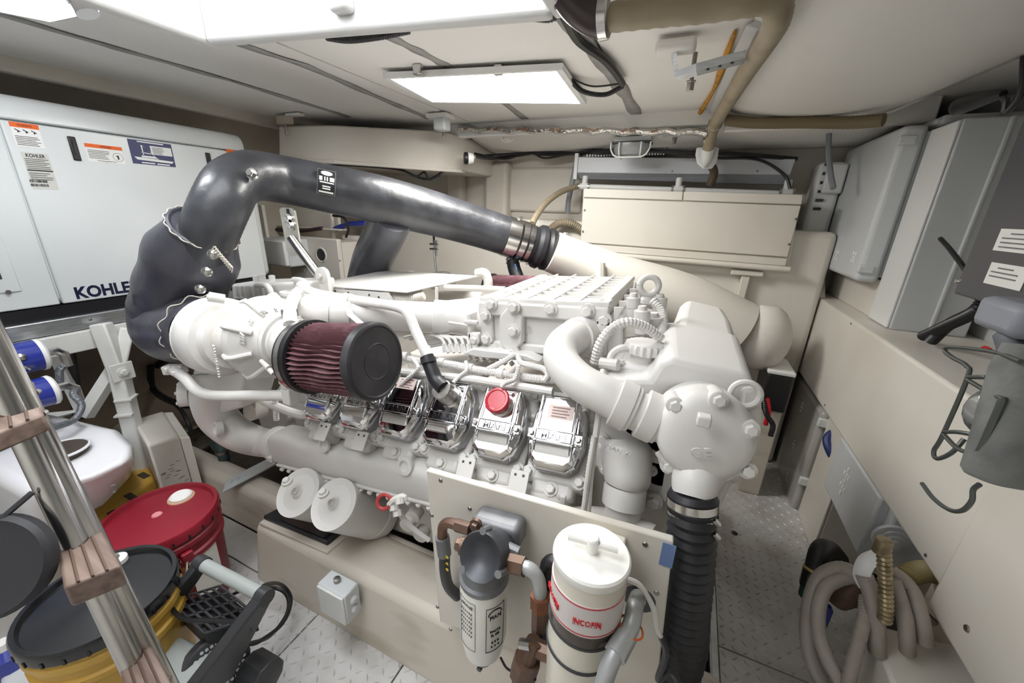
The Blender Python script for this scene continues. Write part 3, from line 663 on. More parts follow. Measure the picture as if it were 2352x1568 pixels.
# beige upright board
q = [at(1880, 1020, x=.68), at(1905, 1062, x=.66), at(1832, 1345, x=.66), at(1806, 1215, x=.68)]
ub = thing('upright_board', 'cream upright board between the two grey enclosures under the ledge', 'board', (q[2].x, q[2].y, 0))
y1_ = n1.y - .012; y0_ = at(1900, 1100, x=.66).y; zb2 = at(1832, 1347, x=.655).z
obj('face', B().bx(.66, .88, y0_ - .1, y1_, max(.0, zb2), .53), CREAM, ub, bevel=.006)
obj('edge_strip', B().bx(.652, .66, y0_ - .1, y0_ - .07, max(.0, zb2), .53), CREAM, ub, bevel=.002)
# hole with blue cables
hk = at(1905, 1012, x=.655)
tag(obj('cable_bundle', B().tube([hk + V(.04, .05, .04), hk + V(0, 0.02, 0), hk + V(.01, -.02, -.04), hk + V(.05, -.03, -.09)], .018, 10, 5), mat('blue_cable', '26366E', .5)), 'blue cable bundle curling under the ledge edge', 'cable')
# junction box with print and cable gland
jx = .628
a1, a2, a3, a4 = at(1925, 1015, x=jx), at(2015, 1130, x=jx), at(1965, 1280, x=jx), at(1888, 1140, x=jx)
jb = thing('junction_box', 'grey square junction box with faded lettering under the ledge', 'junction box', (jx + .06, (a1.y + a2.y) / 2, a3.z))
jy0, jy1 = min(a2.y, a3.y), a1.y; jz0, jz1 = a3.z + .01, zb - .01
obj('body', B().bx(jx + .03, .86, jy0 - .03, jy1 - .01, jz0 - .01, jz1), GREYBOX, jb, bevel=.008)
obj('lid', B().bx(jx, jx + .035, jy0, jy1, jz0, jz1), GREYBOX, jb, bevel=.008)
bars('print_mark', at(1940, 1105, x=jx) + V(-.0005, 0, 0), EZ, EY, [(u * .024, v * .018, .014, .012) for u in range(-2, 3) for v in (-1, 0, 1) if (u + v) % 2 == 0 or v == 0], PAPER, jb)
gl = V(.74, jy0 - .03, (jz0 + jz1) / 2 - .02)
gp = at(2050, 1238, y=jy0 - .03)
for k, rr in enumerate((.05, .036, .024, .012)): obj('gland_ring', B().lathe(gp, -EY, [(0, rr), (.008 + k * .006, rr * .95)], 24), GREYBOX, jb)
# coiled grey hoses
def hose(lab, pts, r, m=HOSEG, nm='coiled_hose', cr_=.03, pitch=.006):
    tag(obj(nm, B().corr([at(px, py, y=y) for px, py, y in pts], r, pitch, cr_, 12), m), lab, 'hose')
hose('outer loop of the coiled grey hose in the right corner', [(1905, 1600, .84), (1860, 1500, .86), (1858, 1400, .9), (1880, 1330, .94), (1925, 1305, .96), (1965, 1315, .95)], .016)
hose('inner loop of the coiled grey hose in the right corner', [(1950, 1600, .80), (1895, 1500, .84), (1878, 1420, .88), (1895, 1350, .92), (1945, 1325, .95), (1985, 1330, .96)], .015)
hose('straight ribbed grey hose rising left of the hose hook', [(1945, 1580, .80), (1965, 1500, .84), (1985, 1420, .88), (1990, 1370, .92)], .013, HOSEG, cr_=.06)
hose('grey hose hanging from the white hose hook', [(1985, 1320, .90), (2000, 1360, .89), (2012, 1420, .88), (2015, 1500, .87)], .016)
hose('grey hose behind the brass spiral, first of two', [(2050, 1330, .92), (2068, 1380, .90), (2080, 1430, .88), (2085, 1500, .87)], .014)
hose('grey hose behind the brass spiral, second of two', [(2045, 1310, .95), (2090, 1350, .93), (2112, 1410, .90), (2125, 1480, .88)], .015)
hose('thick ochre ribbed hose emerging behind the panel', [(2060, 1345, 1.0), (2090, 1320, 1.02), (2130, 1312, 1.05), (2180, 1330, 1.08)], .022, mat('ochre_hose', '8E7F55', .5), cr_=.08)
hh = at(1995, 1290, y=.90)
tag(obj('hose_hook', B().tube([at(2020, 1275, y=.93), at(1990, 1290, y=.91), at(1978, 1325, y=.90), at(1990, 1350, y=.89)], .016, 8, 4, flat=.35), GREYL), 'bent white plastic strap holding the coiled hoses', 'strap')
bs = thing('spiral_fitting', 'brass spiral hose fitting standing among the grey hoses', 'fitting', at(2032, 1400, y=.87))
obj('spiral', B().corr([at(2030, 1255, y=.88), at(2033, 1330, y=.87), at(2035, 1400, y=.86), at(2030, 1430, y=.86)], .0115, .010, .14, 12), mat('aged_brass', '9A8C6E', .35, .6, col2='6E6048', scale=30), bs)
obj('socket', B().lathe(at(2028, 1250, y=.88), EZ, [(-.02, .014), (.012, .014)], 12), MATS['aged_brass'], bs)
vf = thing('valve_fitting', 'black and green pipe fitting at the floor below the cream board', 'fitting', at(1860, 1375, y=1.02))
va0, va1, va2 = at(1856, 1370, y=1.02), at(1872, 1310, y=1.03), at(1885, 1265, y=1.05)
obj('green_hose', B().tube([va0, va0.lerp(va1, .5)], .022, 12), GREEN, vf); obj('collar', B().tube([va0.lerp(va1, .4), va1], .026, 10), BLACK, vf)
obj('ring', B().torus(va1, va2 - va1, .022, .005, 20, 6), mat('brass_ring', 'C2A877', .3, .7), vf); obj('elbow', B().tube([va1, va2, at(1905, 1262, y=1.07), at(1925, 1285, y=1.08)], .024, 12, 4), BLACK, vf)
rv = thing('ball_valve', 'ball valve with red lever handle in the right corner', 'valve', at(2100, 1390, y=.95))
obj('lever', B().tube([at(2085, 1362, y=.95), at(2100, 1380, y=.945), at(2115, 1402, y=.94)], .012, 8, 3, flat=.5), REDB, rv)
obj('stem', B().tube([at(2112, 1398, y=.942), at(2145, 1430, y=.94)], .009, 8), STEELD, rv)
tag(obj('bronze_strainer', B().lathe(at(1940, 1360, y=1.0), V(.3, -.2, 1), [(-.03, .03), (0, .034), (.03, .03), (.05, .016)], 16), BRONZE), 'small bronze strainer body inside the hose coil', 'strainer')
tag(obj('blue_bottle', B().lathe(at(1893, 1410, y=.98), EZ, [(-.03, .014), (.02, .014), (.03, .008)], 12), BLUE), 'small blue container inside the hose coil', 'container')
# cream box at lower right
lx = thing('cream_box', 'cream metal box with screws at the lower right corner', 'box', at(2080, 1560, z=.3))
k = [at(1992, 1428, z=.42), at(2205, 1482, z=.42), at(2310, 1640, z=.42), at(2080, 1640, z=.42)]
obj('body', B().prism([V(p.x, p.y, 0) for p in (k[3], k[2], k[1], k[0])], V(0, 0, .42)), CREAM, lx, bevel=.008)
for (px, py) in ((1972, 1468), (2022, 1436)): obj('screw', B().lathe(at(px, py, z=.41), V(-.5, .5, .3), [(0, .006), (.006, .005)], 8), BRONZE, lx)
# caged work lamp hanging in front
wl = thing('work_lamp', 'grey caged work lamp hanging at the right edge', 'lamp', at(2290, 1100, x=.45))
def L_(px, py, dx=0): return at(px, py, x=.45 + dx)
h0, h1 = L_(2295, 1100), L_(2345, 800)
ax = (L_(2345, 900) - L_(2290, 1090)).normalized(); c_l = L_(2292, 1085)
obj('housing', B().lathe(L_(2288, 1090, .03), ax, [(-.012, .018), (-.008, .032), (0, .037), (.06, .036), (.16, .036), (.2, .03)], 28), mat('lamp_grey_felt', '7E807E', .75, col2='6A6C6A', scale=20, bump=.3, bscale=40), wl)
obj('neck', B().tube([L_(2345, 850, .03), L_(2335, 800, .02), L_(2325, 770, .02)], .02, 12), mat('lamp_neck', '63666E', .5), wl)
obj('cap', B().box(L_(2345, 730, .02), (.06, .1, .05)), mat('lamp_cap', '8C8F98', .5), wl, bevel=.012)
obj('bulb', B().ball(L_(2268, 945, .02), .026, 16, (1, 1, 1.5)), mat('clear_glass', 'E6EAEA', .05, trans=.85), wl)
CG = mat('cage_wire', '5E625F', .35, .5)
def wire(pts, r=.0035): obj('cage_wire', B().tube([L_(*p) for p in pts], r, 8, 6), CG, wl)
wire([(2345, 830), (2280, 808), (2185, 797), (2170, 805), (2190, 822), (2220, 840), (2222, 868), (2165, 1000), (2145, 1035), (2152, 1053), (2185, 1040), (2215, 1008, .01)])
wire([(2222, 866), (2262, 866), (2290, 872, .02)]); wire([(2222, 872), (2270, 900), (2302, 915)])
wire([(2302, 915), (2298, 930), (2245, 1045), (2225, 1043)], .005)
wire([(2168, 992), (2200, 992), (2252, 1001, .01)]); wire([(2168, 998), (2200, 1030), (2242, 1045)])
obj('hook', B().tube([L_(2250, 1112), L_(2235, 1125), L_(2232, 1150), L_(2210, 1172), L_(2180, 1170), L_(2145, 1145), L_(2118, 1110)], .0035, 8, 6), CG, wl)
obj('red_cord', B().tube([at(2250, 805, x=.75), at(2262, 797, x=.75), at(2275, 803, x=.75)], .004, 6, 4), REDB, wl)
# ================================================================ far wall and ceiling fittings
def Yp(px, py, y): return at(px, py, y=y)
# air handler
AY = 2.25
q = [Yp(1332, 577, AY), Yp(1812, 612, AY), Yp(1842, 449, AY), Yp(1339, 434, AY)]
ah = thing('air_handler', 'cream rectangular air handler cabinet mounted on the far wall', 'air handler', ((q[0].x + q[1].x) / 2, AY + .14, q[0].z))
zt2, zb2_ = (q[2].z + q[3].z) / 2, (q[0].z + q[1].z) / 2
x0, x1 = (q[0].x + q[3].x) / 2, (q[1].x + q[2].x) / 2 + .01
def hx(xa, xb, ya, yb, za, zb__, dz0=0, dz1=0): return B().bx(xa, xb, ya, yb, za, zb__)
sl = q[1].z - q[0].z
obj('body', B().hexa([q[0] + V(0, .004, 0), q[1] + V(0, .004, 0), q[1] + V(0, .30, 0), q[0] + V(0, .30, 0), q[3] + V(0, .004, 0), q[2] + V(0, .004, 0), q[2] + V(0, .3, 0), q[3] + V(0, .3, 0)]), CREAM, ah, bevel=.006)
def quadpart(nm, a, b, c, d, th=.01):
    P_ = [Yp(*p, AY) for p in (a, b, c, d)]
    obj(nm, B().hexa([P_[0] - V(0, th, 0), P_[1] - V(0, th, 0), P_[1] + V(0, .004, 0), P_[0] + V(0, .004, 0), P_[3] - V(0, th, 0), P_[2] - V(0, th, 0), P_[2] + V(0, .004, 0), P_[3] + V(0, .004, 0)]), CREAM, ah, bevel=.003)
quadpart('top_strip', (1341, 453), (1567, 460), (1569, 440), (1342, 433)); quadpart('top_strip', (1570, 460), (1840, 470), (1843, 447), (1571, 440))
quadpart('front_panel', (1334, 556), (1808, 590), (1839, 472), (1341, 456))
quadpart('bottom_strip', (1332, 573), (1804, 611), (1807, 593), (1333, 559))
obj('drip_rail', B().tube([Yp(1336, 580, AY - .02), Yp(1814, 619, AY - .02)], .014, 12), CREAM, ah)
for (px, py) in ((1343, 482), (1339, 531), (1829, 503), (1813, 561)): obj('screw', B().lathe(Yp(px, py, AY - .01), -EY, [(0, .006), (.006, .005)], 8), STEELD, ah)
for (a, b_, c, lab_) in (((1405, 592), (1465, 606), (1430, 640), 'cream wall bracket under the left half of the air handler'), ((1680, 618), (1752, 636), (1695, 730), 'cream wall bracket under the right half of the air handler')):
    p, q_ = Yp(*a, AY), Yp(*b_, AY); cx_ = (p.x + q_.x) / 2
    br = thing('shelf_bracket', lab_, 'bracket', V(cx_, AY + .1, q_.z), 'air handler brackets')
    obj('foot_plate', B().bx(p.x, q_.x, AY - .01, AY + .1, q_.z, p.z), CREAM, br, bevel=.005)
    bt = Yp(*c, AY + .02); obj('strut', B().hexa([V(bt.x - .03, AY + .0, bt.z - .2), V(bt.x, AY + .0, bt.z - .2), V(bt.x, AY + .2, bt.z - .2), V(bt.x - .03, AY + .2, bt.z - .2), V(cx_ - .02, AY, q_.z), V(cx_ + .02, AY, q_.z), V(cx_ + .02, AY + .2, q_.z), V(cx_ - .02, AY + .2, q_.z)]), CREAM, br, bevel=.006)
# grey panel above
GY = 2.42
gp_ = thing('evaporator_panel', 'light grey metal evaporator panel on the far wall above the air handler', 'panel', Yp(1580, 400, GY))
a, b_, c, d = Yp(1326, 397, GY), Yp(1815, 402, GY), Yp(1828, 365, GY), Yp(1326, 360, GY)
obj('face', B().hexa([a, b_, b_ + V(0, .1, 0), a + V(0, .1, 0), d, c, c + V(0, .1, 0), d + V(0, .1, 0)]), mat('grey_blue_panel', 'CDD0D6', .35), gp_, bevel=.004)
a2, b2 = Yp(1330, 410, GY + .03), Yp(1812, 424, GY + .03)
obj('lower_lip', B().hexa([a2, b2, b2 + V(0, .06, 0), a2 + V(0, .06, 0), a + V(0, .0, 0), b_, b_ + V(0, .1, 0), a + V(0, .1, 0)]), mat('grey_lip', '9A9DA3', .4), gp_)
e = Yp(1323, 380, GY); obj('end_bracket', B().bx(e.x - .01, e.x + .012, GY - .01, GY + .1, Yp(1323, 412, GY).z, Yp(1323, 352, GY).z), GREYL, gp_, bevel=.003)
ev = Yp(1420, 353, GY + .02); obj('fin_stack', B().bx(Yp(1345, 353, GY).x, Yp(1530, 353, GY).x, GY + .01, GY + .06, d.z, d.z + .035), CHAR, gp_)
for k in range(28): xk = Yp(1347 + k * 6.5, 353, GY).x; obj('fin', B().bx(xk, xk + .007, GY + .004, GY + .05, d.z, d.z + .033), GREYL, gp_)
for k in range(5): obj('screw', B().lathe(Yp(1348 + 98 * k, 393, GY), -EY, [(0, .005), (.003, .004)], 8), STEELD, gp_)
# drain pipe with tees and clamps
dp = thing('drain_pipe', 'white drain pipe with tee fittings behind the air handler', 'pipe', Yp(1440, 430, GY))
obj('pipe', B().tube([Yp(1345, 428, GY - .03), Yp(1800, 445, GY - .03)], .014, 12), GREYL, dp)
for px in (1342, 1557, 1806):
    p = Yp(px, 428 + (px - 1342) * .03, GY - .03); obj('tee', B().tube([p + V(-.03, 0, 0), p + V(.03, 0, 0)], .018, 12).tube([p, p + V(0, .01, .055)], .017, 12), GREYL, dp)
    for dx in (-.028, .028): obj('clamp', B().lathe(p + V(dx - .004, 0, 0), EX, [(0, .021), (.009, .021)], 14), STEEL, dp)
def rhose(nm, lab, pts, r, m=HOSET, pitch=.012, dep=.07, cat='hose'):
    return tag(obj(nm, B().corr([at(px, py, y=y) for px, py, y in pts], r, pitch, dep, 12), m), lab, cat)
rhose('drain_hose', 'tan ribbed hose arching from the drain pipe to the exhaust clamp', [(1328, 427, 2.39), (1290, 440, 2.3), (1255, 465, 2.15), (1232, 495, 2.0), (1222, 515, 1.92)], .016)
rhose('drain_hose', 'tan ribbed hose bending behind the left end of the air handler', [(1262, 528, 2.2), (1285, 513, 2.23), (1315, 515, 2.26), (1345, 535, 2.3)], .022)
rhose('grey_conduit', 'grey flexible conduit running down the far wall left of the air handler', [(1325, 370, 2.44), (1312, 430, 2.44), (1306, 460, 2.44), (1303, 492, 2.44)], .016, mat('grey_conduit', '868A92', .5), .02, .03, 'conduit')
rhose('drop_hose', 'dark brown hose dropping behind the white horn fitting', [(1625, 365, 2.3), (1640, 395, 2.35), (1630, 428, 2.38)], .020, mat('brown_hose', '5C4E3C', .4), .02, .02)
# white horn shaped hose guard
hg = thing('hose_guard', 'white scoop-shaped hose guard on the far wall', 'hose guard', Yp(1620, 385, 2.2))
a = [Yp(px, py, 2.24) for px, py in ((1600, 338), (1652, 338), (1647, 372), (1635, 387), (1615, 388), (1601, 375), (1597, 355))]
obj('plate', B().prism(a, V(0, .02, 0)), GREYL, hg, bevel=.006)
obj('scoop', B().tube([Yp(1627, 340, 2.19), Yp(1622, 365, 2.215), Yp(1617, 383, 2.235)], [.03, .026, .008], 14, 4), GREYL, hg)
# hose dropping from the ceiling into the guard, hose clamp
rhose('ceiling_hose', 'grey hose crossing the ceiling and dropping at the far end', [(1405, 40, .88), (1500, 28, .87), (1620, 15, .86), (1720, 0, .86), (1778, 0, .90), (1785, 45, 1.0), (1760, 95, 1.15), (1715, 165, 1.4), (1672, 235, 1.75), (1640, 290, 2.05), (1627, 340, 2.15)], .024, mat('taupe_hose', 'A0937C', .45, col2='8D7F62', scale=10), .028, .03)
el = thing('hose_elbow', 'dark rubber hose elbow with steel clamp beside the hatch', 'elbow', at(1345, 35, y=.88))
obj('elbow', B().tube([at(1290, -30, y=.86), at(1325, 15, y=.87), at(1370, 45, y=.88), at(1398, 42, y=.88)], .030, 14, 5), mat('dark_elbow', '3A2E30', .3), el)
obj('clamp', B().lathe(at(1385, 43, y=.88), V(1, .0, .03), [(-.006, .034), (.010, .034)], 20), STEEL, el)
rhose('hull_hose', 'brown hose lying across the far end of the bulging headliner', [(1668, 276, 2.08), (1740, 282, 2.06), (1850, 281, 2.04), (1960, 281, 2.0), (2035, 275, 1.95)], .022, mat('brown_hose2', '7A6C52', .5), .015, .02)
for (px, py, y, lab_) in ((1642, 285, 2.04, 'steel hose clamp where the two ceiling hoses meet'), (1630, 318, 2.13, 'steel hose clamp just above the white hose guard')):
    tag(obj('hose_clamp', B().lathe(Yp(px, py, y), V(-.15, .6, -.5), [(-.006, .029), (.008, .029)], 18), STEEL), lab_, 'clamp', 'hose clamps on the ceiling hose')
# orange foam gap and white wooden batten on ceiling
tag(obj('foam_strip', B().tube([at(1608, 258, z=1.74), at(1640, 205, z=1.742), at(1660, 150, z=1.742), at(1688, 75, z=1.742)], [.010, .006, .012, .005], 7, 3), FOAM), 'torn strip of orange foam in the ceiling gap', 'foam')
tag(obj('ceiling_batten', B().tube([at(1632, 285, z=1.735), at(1690, 160, z=1.735), at(1745, 55, z=1.735)], .03, 4, flat=.4), TRUNK, bevel=.003, smooth=20), 'white batten beside the orange foam strip on the ceiling', 'batten')
# clamp brackets on the ceiling
def bracket(lab, blk_, s, arm, boltpx, z0, zdrop=.07):
    p = at(*blk_, z=z0); t = thing('ceiling_bracket', lab, 'bracket', p, 'hatch support brackets')
    obj('pad', B().box(p + V(0, 0, .0), (.10 * s, .05 * s, .03 * s)), VINYL, t, bevel=.01 * s, seg=3)
    arm_p = [at(px, py, z=zz) for px, py, zz in arm]
    obj('arm', B().tube(arm_p, .016 * s, 4, flat=.35), ALU, t, smooth=20)
    for i, (f_) in enumerate((.25, .5, .75)): q_ = arm_p[-2].lerp(arm_p[-1], f_); obj('hole', B().lathe(q_ - V(0, 0, .007 * s), -EZ, [(0, .004 * s), (.001, .004 * s)], 8), CHAR, t)
    bp = at(*boltpx, z=z0 - zdrop * s); obj('stud', B().tube([bp + V(0, 0, .07 * s), bp], .006 * s, 8), STEELD, t); obj('nut', B().lathe(bp, EZ, [(-.02 * s, .011 * s), (0, .011 * s), (.001, .014 * s), (.004, .014 * s)], 6), STEEL, t)
    return t
bracket('large aluminium support bracket with white pad near the ceiling hose', (1552, 108), 1.0, [(1548, 118, 1.715), (1553, 175, 1.66), (1600, 160, 1.66), (1712, 130, 1.68)], (1587, 190), 1.725)
bracket('small support bracket with bolt above the bulkhead light', (1525, 275), 1.0, [(1522, 280, 1.715), (1526, 308, 1.67), (1560, 300, 1.67), (1620, 292, 1.69)], (1550, 318), 1.725)
b3 = at(1015, 275, z=1.72); t = thing('ceiling_bracket', 'grey support bracket with hanging bolt left of the foil strip', 'bracket', b3, 'hatch support brackets')
obj('pad', B().box(b3 + V(-.01, 0, .015), (.12, .08, .02)), VINYL, t, bevel=.005); obj('body', B().box(b3 + V(0, .0, -.02), (.07, .06, .06)), GREYBOX, t, bevel=.01); p_ = at(1020, 308, z=1.67); obj('stud', B().lathe(p_, EZ, [(-.015, .009), (.0, .009), (.001, .006), (.03, .006)], 8), STEEL, t)
b4 = at(660, 275, z=1.72); t = thing('ceiling_bracket', 'dark support bracket at the far left ceiling corner', 'bracket', b4, 'hatch support brackets')
obj('body', B().box(b4 + V(-.02, 0, 0), (.10, .03, .04)), WALLB, t, bevel=.004); obj('pad', B().box(b4 + V(.06, .0, .02), (.10, .04, .012)), VINYL, t, bevel=.004); obj('stud', B().tube([b4 + V(-.02, -.0, .0), b4 + V(-.02, 0, -.07)], .006, 8), STEELD, t)
# foil duct strip along the rear fascia
fo = B(); P_ = []
for k in range(25):
    px = 1055 + (1625 - 1055) * k / 24; py = 297 + (px - 1055) * .013
    a = at(px, py, y=2.09); P_.append(a)
fo.tube([p + V(0, 0, .006 * math.sin(i * 2.3)) for i, p in enumerate(P_)], .028, 8, flat=.55)
fo_ = tag(obj('foil_strip', fo, FOIL, smooth=0), 'crinkled silver foil strip with printed marks along the ceiling edge', 'foil strip')
for px in (1068, 1120, 1137, 1190, 1205, 1265, 1280, 1345, 1365, 1430, 1450, 1500): p = at(px, 296 + (px - 1055) * .013, y=2.058); bars('print_mark', p, EX, EZ, [(0, 0, .018, .010), (.014, .004, .012, .012)], mat('brown_print', '8A6A55', .6), fo_)
# bulkhead light, smoke detector, camera
bl_ = thing('bulkhead_light', 'caged oval bulkhead light with ribbed glass on the far wall', 'light', Yp(1450, 340, 2.2))
c = Yp(1449, 338, 2.2); u_ = (Yp(1495, 338, 2.2) - Yp(1405, 338, 2.2)).length / 2
obj('base', B().bx(c.x - u_ * .95, c.x + u_ * .95, 2.2, 2.27, Yp(1449, 326, 2.2).z, Yp(1449, 312, 2.2).z), GREYBOX, bl_, bevel=.006)
obj('gasket', B().bx(c.x - u_, c.x + u_, 2.19, 2.27, Yp(1449, 328, 2.2).z - .003, Yp(1449, 324, 2.2).z), BLACK, bl_, bevel=.003)
zg1, zg0 = Yp(1449, 328, 2.2).z, Yp(1449, 360, 2.2).z
obj('glass', B().loft([[V(c.x + math.cos(a_) * u_ * k, 2.225 + math.sin(a_) * .05 * k, z_) for a_ in [2 * PI * i / 24 for i in range(24)]] for k, z_ in ((.95, zg1), (.93, (zg0 + zg1) / 2), (.8, zg0 + .012), (.5, zg0 + .004))]), GLASS, bl_)
for dx in (-.55, 0, .55):
    if dx: obj('cage_bar', B().tube([V(c.x + dx * u_, 2.17, zg1), V(c.x + dx * u_, 2.172, (zg0 + zg1) / 2), V(c.x + dx * u_ * .95, 2.19, zg0), V(c.x + dx * u_ * .95, 2.25, zg0 - .002)], .004, 6, 3), GREYL, bl_)
obj('cage_bar', B().tube([V(c.x - u_, 2.18, zg1), V(c.x - u_ * .97, 2.175, (zg0 + zg1) / 2), V(c.x - u_ * .7, 2.175, zg0), V(c.x, 2.175, zg0 - .004), V(c.x + u_ * .7, 2.175, zg0), V(c.x + u_ * .97, 2.175, (zg0 + zg1) / 2), V(c.x + u_, 2.18, zg1)], .004, 6, 4), GREYL, bl_)
sd = thing('smoke_detector', 'small white domed detector under the far headliner', 'detector', at(1165, 318, y=2.2)); p = at(1165, 316, y=2.2)
obj('base', B().lathe(p + V(0, 0, .004), EZ, [(0, .042), (.012, .045)], 24), PAPER, sd); obj('dome', B().ball(p, .026, 14, (1.2, 1.2, .8)), PAPER, sd)
for k in range(6): a_ = k * PI / 3; d_ = V(math.cos(a_), math.sin(a_), 0); obj('dome_rib', B().tube([p + d_ * .04 + V(0, 0, .004), p + d_ * .034 - V(0, 0, .014), p + d_ * .012 - V(0, 0, .024)], .003, 6), PAPER, sd)
cm = thing('camera_dome', 'small black and white security camera at the soffit end', 'camera', Yp(1070, 365, 2.06)); p = Yp(1068, 364, 2.02)
obj('shell', B().lathe(p + V(.035, .03, .002), V(-.75, -.6, -.02), [(0, .024), (.015, .029), (.03, .03)], 20), PAPER, cm); obj('face', B().lathe(p + V(.01, .01, .002), V(-.75, -.6, -.02), [(0, .031), (.016, .031), (.02, .026)], 20), BLACK, cm)
obj('mount_arm', B().tube([p + V(.03, .02, .0), p + V(.0, .1, .02), p + V(-.13, .13, .03)], .012, 8), PAPER, cm)
# soffit
sf = [(640, 292, 366, 1.62), (772, 296, 371, 1.70), (1002, 300, 388, 1.98), (1062, 318, 392, 2.12)]
top_ = [Yp(px, a_, y) for px, a_, b__, y in sf]; bot_ = [Yp(px, b__, y) for px, a_, b__, y in sf]
for p in top_: p.z = max(p.z, 1.70)
bk = [V(p.x, 2.6, p.z) for p in (top_[-1], top_[0])]; bb_ = [V(bot_[-1].x, 2.6, bot_[-1].z), V(bot_[0].x, 2.6, bot_[0].z)]
so = struct('trim_4', B().loft([bot_ + bb_, top_ + bk]), WALLM, 'beige soffit box under the ceiling at the far left', 'soffit', bevel=.008)
lip = B()
for p, q_ in zip(bot_, bot_[1:]): lip.hexa([p + V(0, -.012, -.012), q_ + V(.004, -.012, -.012), q_ + V(0, .03, -.012), p + V(0, .03, -.012), p + V(0, -.012, .008), q_ + V(.004, -.012, .008), q_ + V(0, .03, .008), p + V(0, .03, .008)])
obj('lip', lip, WALLM, so, bevel=.004)
# cables along far wall
def cable(lab, pts, r=.007, m=BLACK, nm='cable'):
    return tag(obj(nm, B().tube([at(px, py, y=y) for px, py, y in pts], r, 7, 6), m), lab, 'cable')
cable('black cable running from the soffit camera along the far wall', [(1085, 358, 2.1), (1130, 364, 2.4), (1180, 358, 2.44), (1240, 350, 2.44), (1330, 352, 2.45), (1400, 346, 2.35), (1500, 346, 2.3), (1600, 350, 2.3), (1700, 354, 2.35), (1830, 365, 2.45)], .010)
cable('thin black cable sagging below the main loom on the far wall', [(1090, 352, 2.2), (1160, 365, 2.43), (1215, 350, 2.44), (1250, 363, 2.44), (1300, 355, 2.43), (1360, 345, 2.4)], .006)
cable('second thin black cable crossing the main loom', [(1100, 358, 2.3), (1200, 352, 2.44), (1262, 356, 2.44), (1345, 352, 2.45), (1420, 352, 2.35), (1510, 348, 2.3), (1640, 362, 2.32), (1740, 366, 2.38), (1800, 400, 2.38), (1815, 432, 2.36)], .007)
cable('black cable slung below the soffit', [(690, 372, 1.7), (780, 378, 1.75), (850, 382, 1.8), (920, 390, 1.9), (962, 408, 1.98), (990, 410, 2.0), (1020, 392, 2.03)], .007)
cable('looped black cable end hanging under the soffit', [(930, 392, 1.92), (955, 405, 1.96), (975, 395, 1.98), (985, 412, 1.98), (1010, 402, 2.0)], .006)
# cables on ceiling by the light
def ccable(lab, pts, r, nm='ceiling_cable', cor=False, m=BLACK):
    P_ = [at(px, py, z=z) for px, py, z in pts]; return tag(obj(nm, (B().corr(P_, r, .006, .08, 9) if cor else B().tube(P_, r, 8, 6)), m), lab, 'cable')
ccable('black cable bundle taped along the wide ceiling seam', [(1280, 5, 1.735), (1300, 45, 1.735), (1330, 95, 1.735), (1385, 135, 1.732), (1412, 165, 1.73), (1430, 192, 1.73)], .011)
ccable('corrugated black cable looping to the LED panel', [(1308, 182, 1.73), (1340, 210, 1.72), (1390, 217, 1.715), (1432, 197, 1.728)], .008, cor=True)
ccable('thin black cable beside the looping corrugated one', [(1308, 178, 1.735), (1360, 198, 1.73), (1428, 192, 1.733)], .003)
ccable('black corrugated cable under the hatch coaming', [(750, 84, 1.70), (800, 90, 1.69), (870, 82, 1.69), (940, 68, 1.70)], .009, cor=True)
ccable('black corrugated cable at the right corner of the hatch', [(1225, 36, 1.70), (1265, 38, 1.69), (1290, 20, 1.70), (1300, -10, 1.71)], .010, cor=True)
# trim edge of bulging headliner
tag(obj('headliner_trim', B().tube([at(2400, 105, x=.72), at(2352, 122, x=.715), at(2250, 150, x=.70), at(2150, 210, x=.66), at(2060, 252, x=.60), at(1960, 285, x=.50)], .010, 8, 5, flat=.4), TRUNK), 'cream welt edging the bulging headliner on the right', 'trim')
# cream exhaust pipe
ep = thing('exhaust_pipe', 'large cream fibreglass exhaust pipe sloping behind the engine', 'pipe', Yp(1400, 640, 1.9))
obj('pipe', B().tube([Yp(1268, 578, 1.84), Yp(1330, 604, 1.90), Yp(1420, 640, 1.96), Yp(1560, 690, 2.02), Yp(1690, 760, 2.06)], [.098, .104, .115, .135, .15], 28, 5), CREAM, ep)
obj('rib', B().tube([Yp(1378, 605, 1.82), Yp(1378, 650, 1.80)], .025, 10), CREAM, ep)
tag(obj('lagged_muffler', B().ball(Yp(1752, 775, 2.05), .15, 20, (.75, .8, 1.05)), mat('dusty_lagging', 'D8D3CB', .7, col2='8A8178', scale=9, lo=.6, hi=.8, bump=.4, bscale=12)), 'dusty white lagged muffler beside the coolant tank', 'muffler')
# beige cabinet with round hole, grey battery switch box
cb_ = thing('cabinet', 'beige cabinet with a round speaker hole at the far left', 'cabinet', Yp(730, 620, 1.72))
a, b_ = Yp(655, 540, 1.69), Yp(785, 650, 1.69)
obj('front', B().bx(a.x, b_.x, 1.69, 1.72, b_.z - .15, a.z), WALLM, cb_, bevel=.006)
obj('side_box', B().bx(a.x, b_.x, 1.72, 1.9, b_.z - .15, a.z - .02), WALLM, cb_)
p = Yp(738, 585, 1.69); obj('hole_ring', B().torus(p, EY, .04, .006, 28, 8), WALLM, cb_); obj('hole', B().lathe(p, -EY, [(0, .038), (.002, .038)], 28), BLACK, cb_)
for (px, py) in ((690, 543), (775, 537), (698, 622), (781, 598)): obj('screw', B().lathe(Yp(px, py, 1.69), -EY, [(0, .005), (.003, .004)], 8), STEELD, cb_)
sh = thing('shelf', 'beige open shelf unit behind the exhaust hose', 'shelf', Yp(690, 520, 1.85))
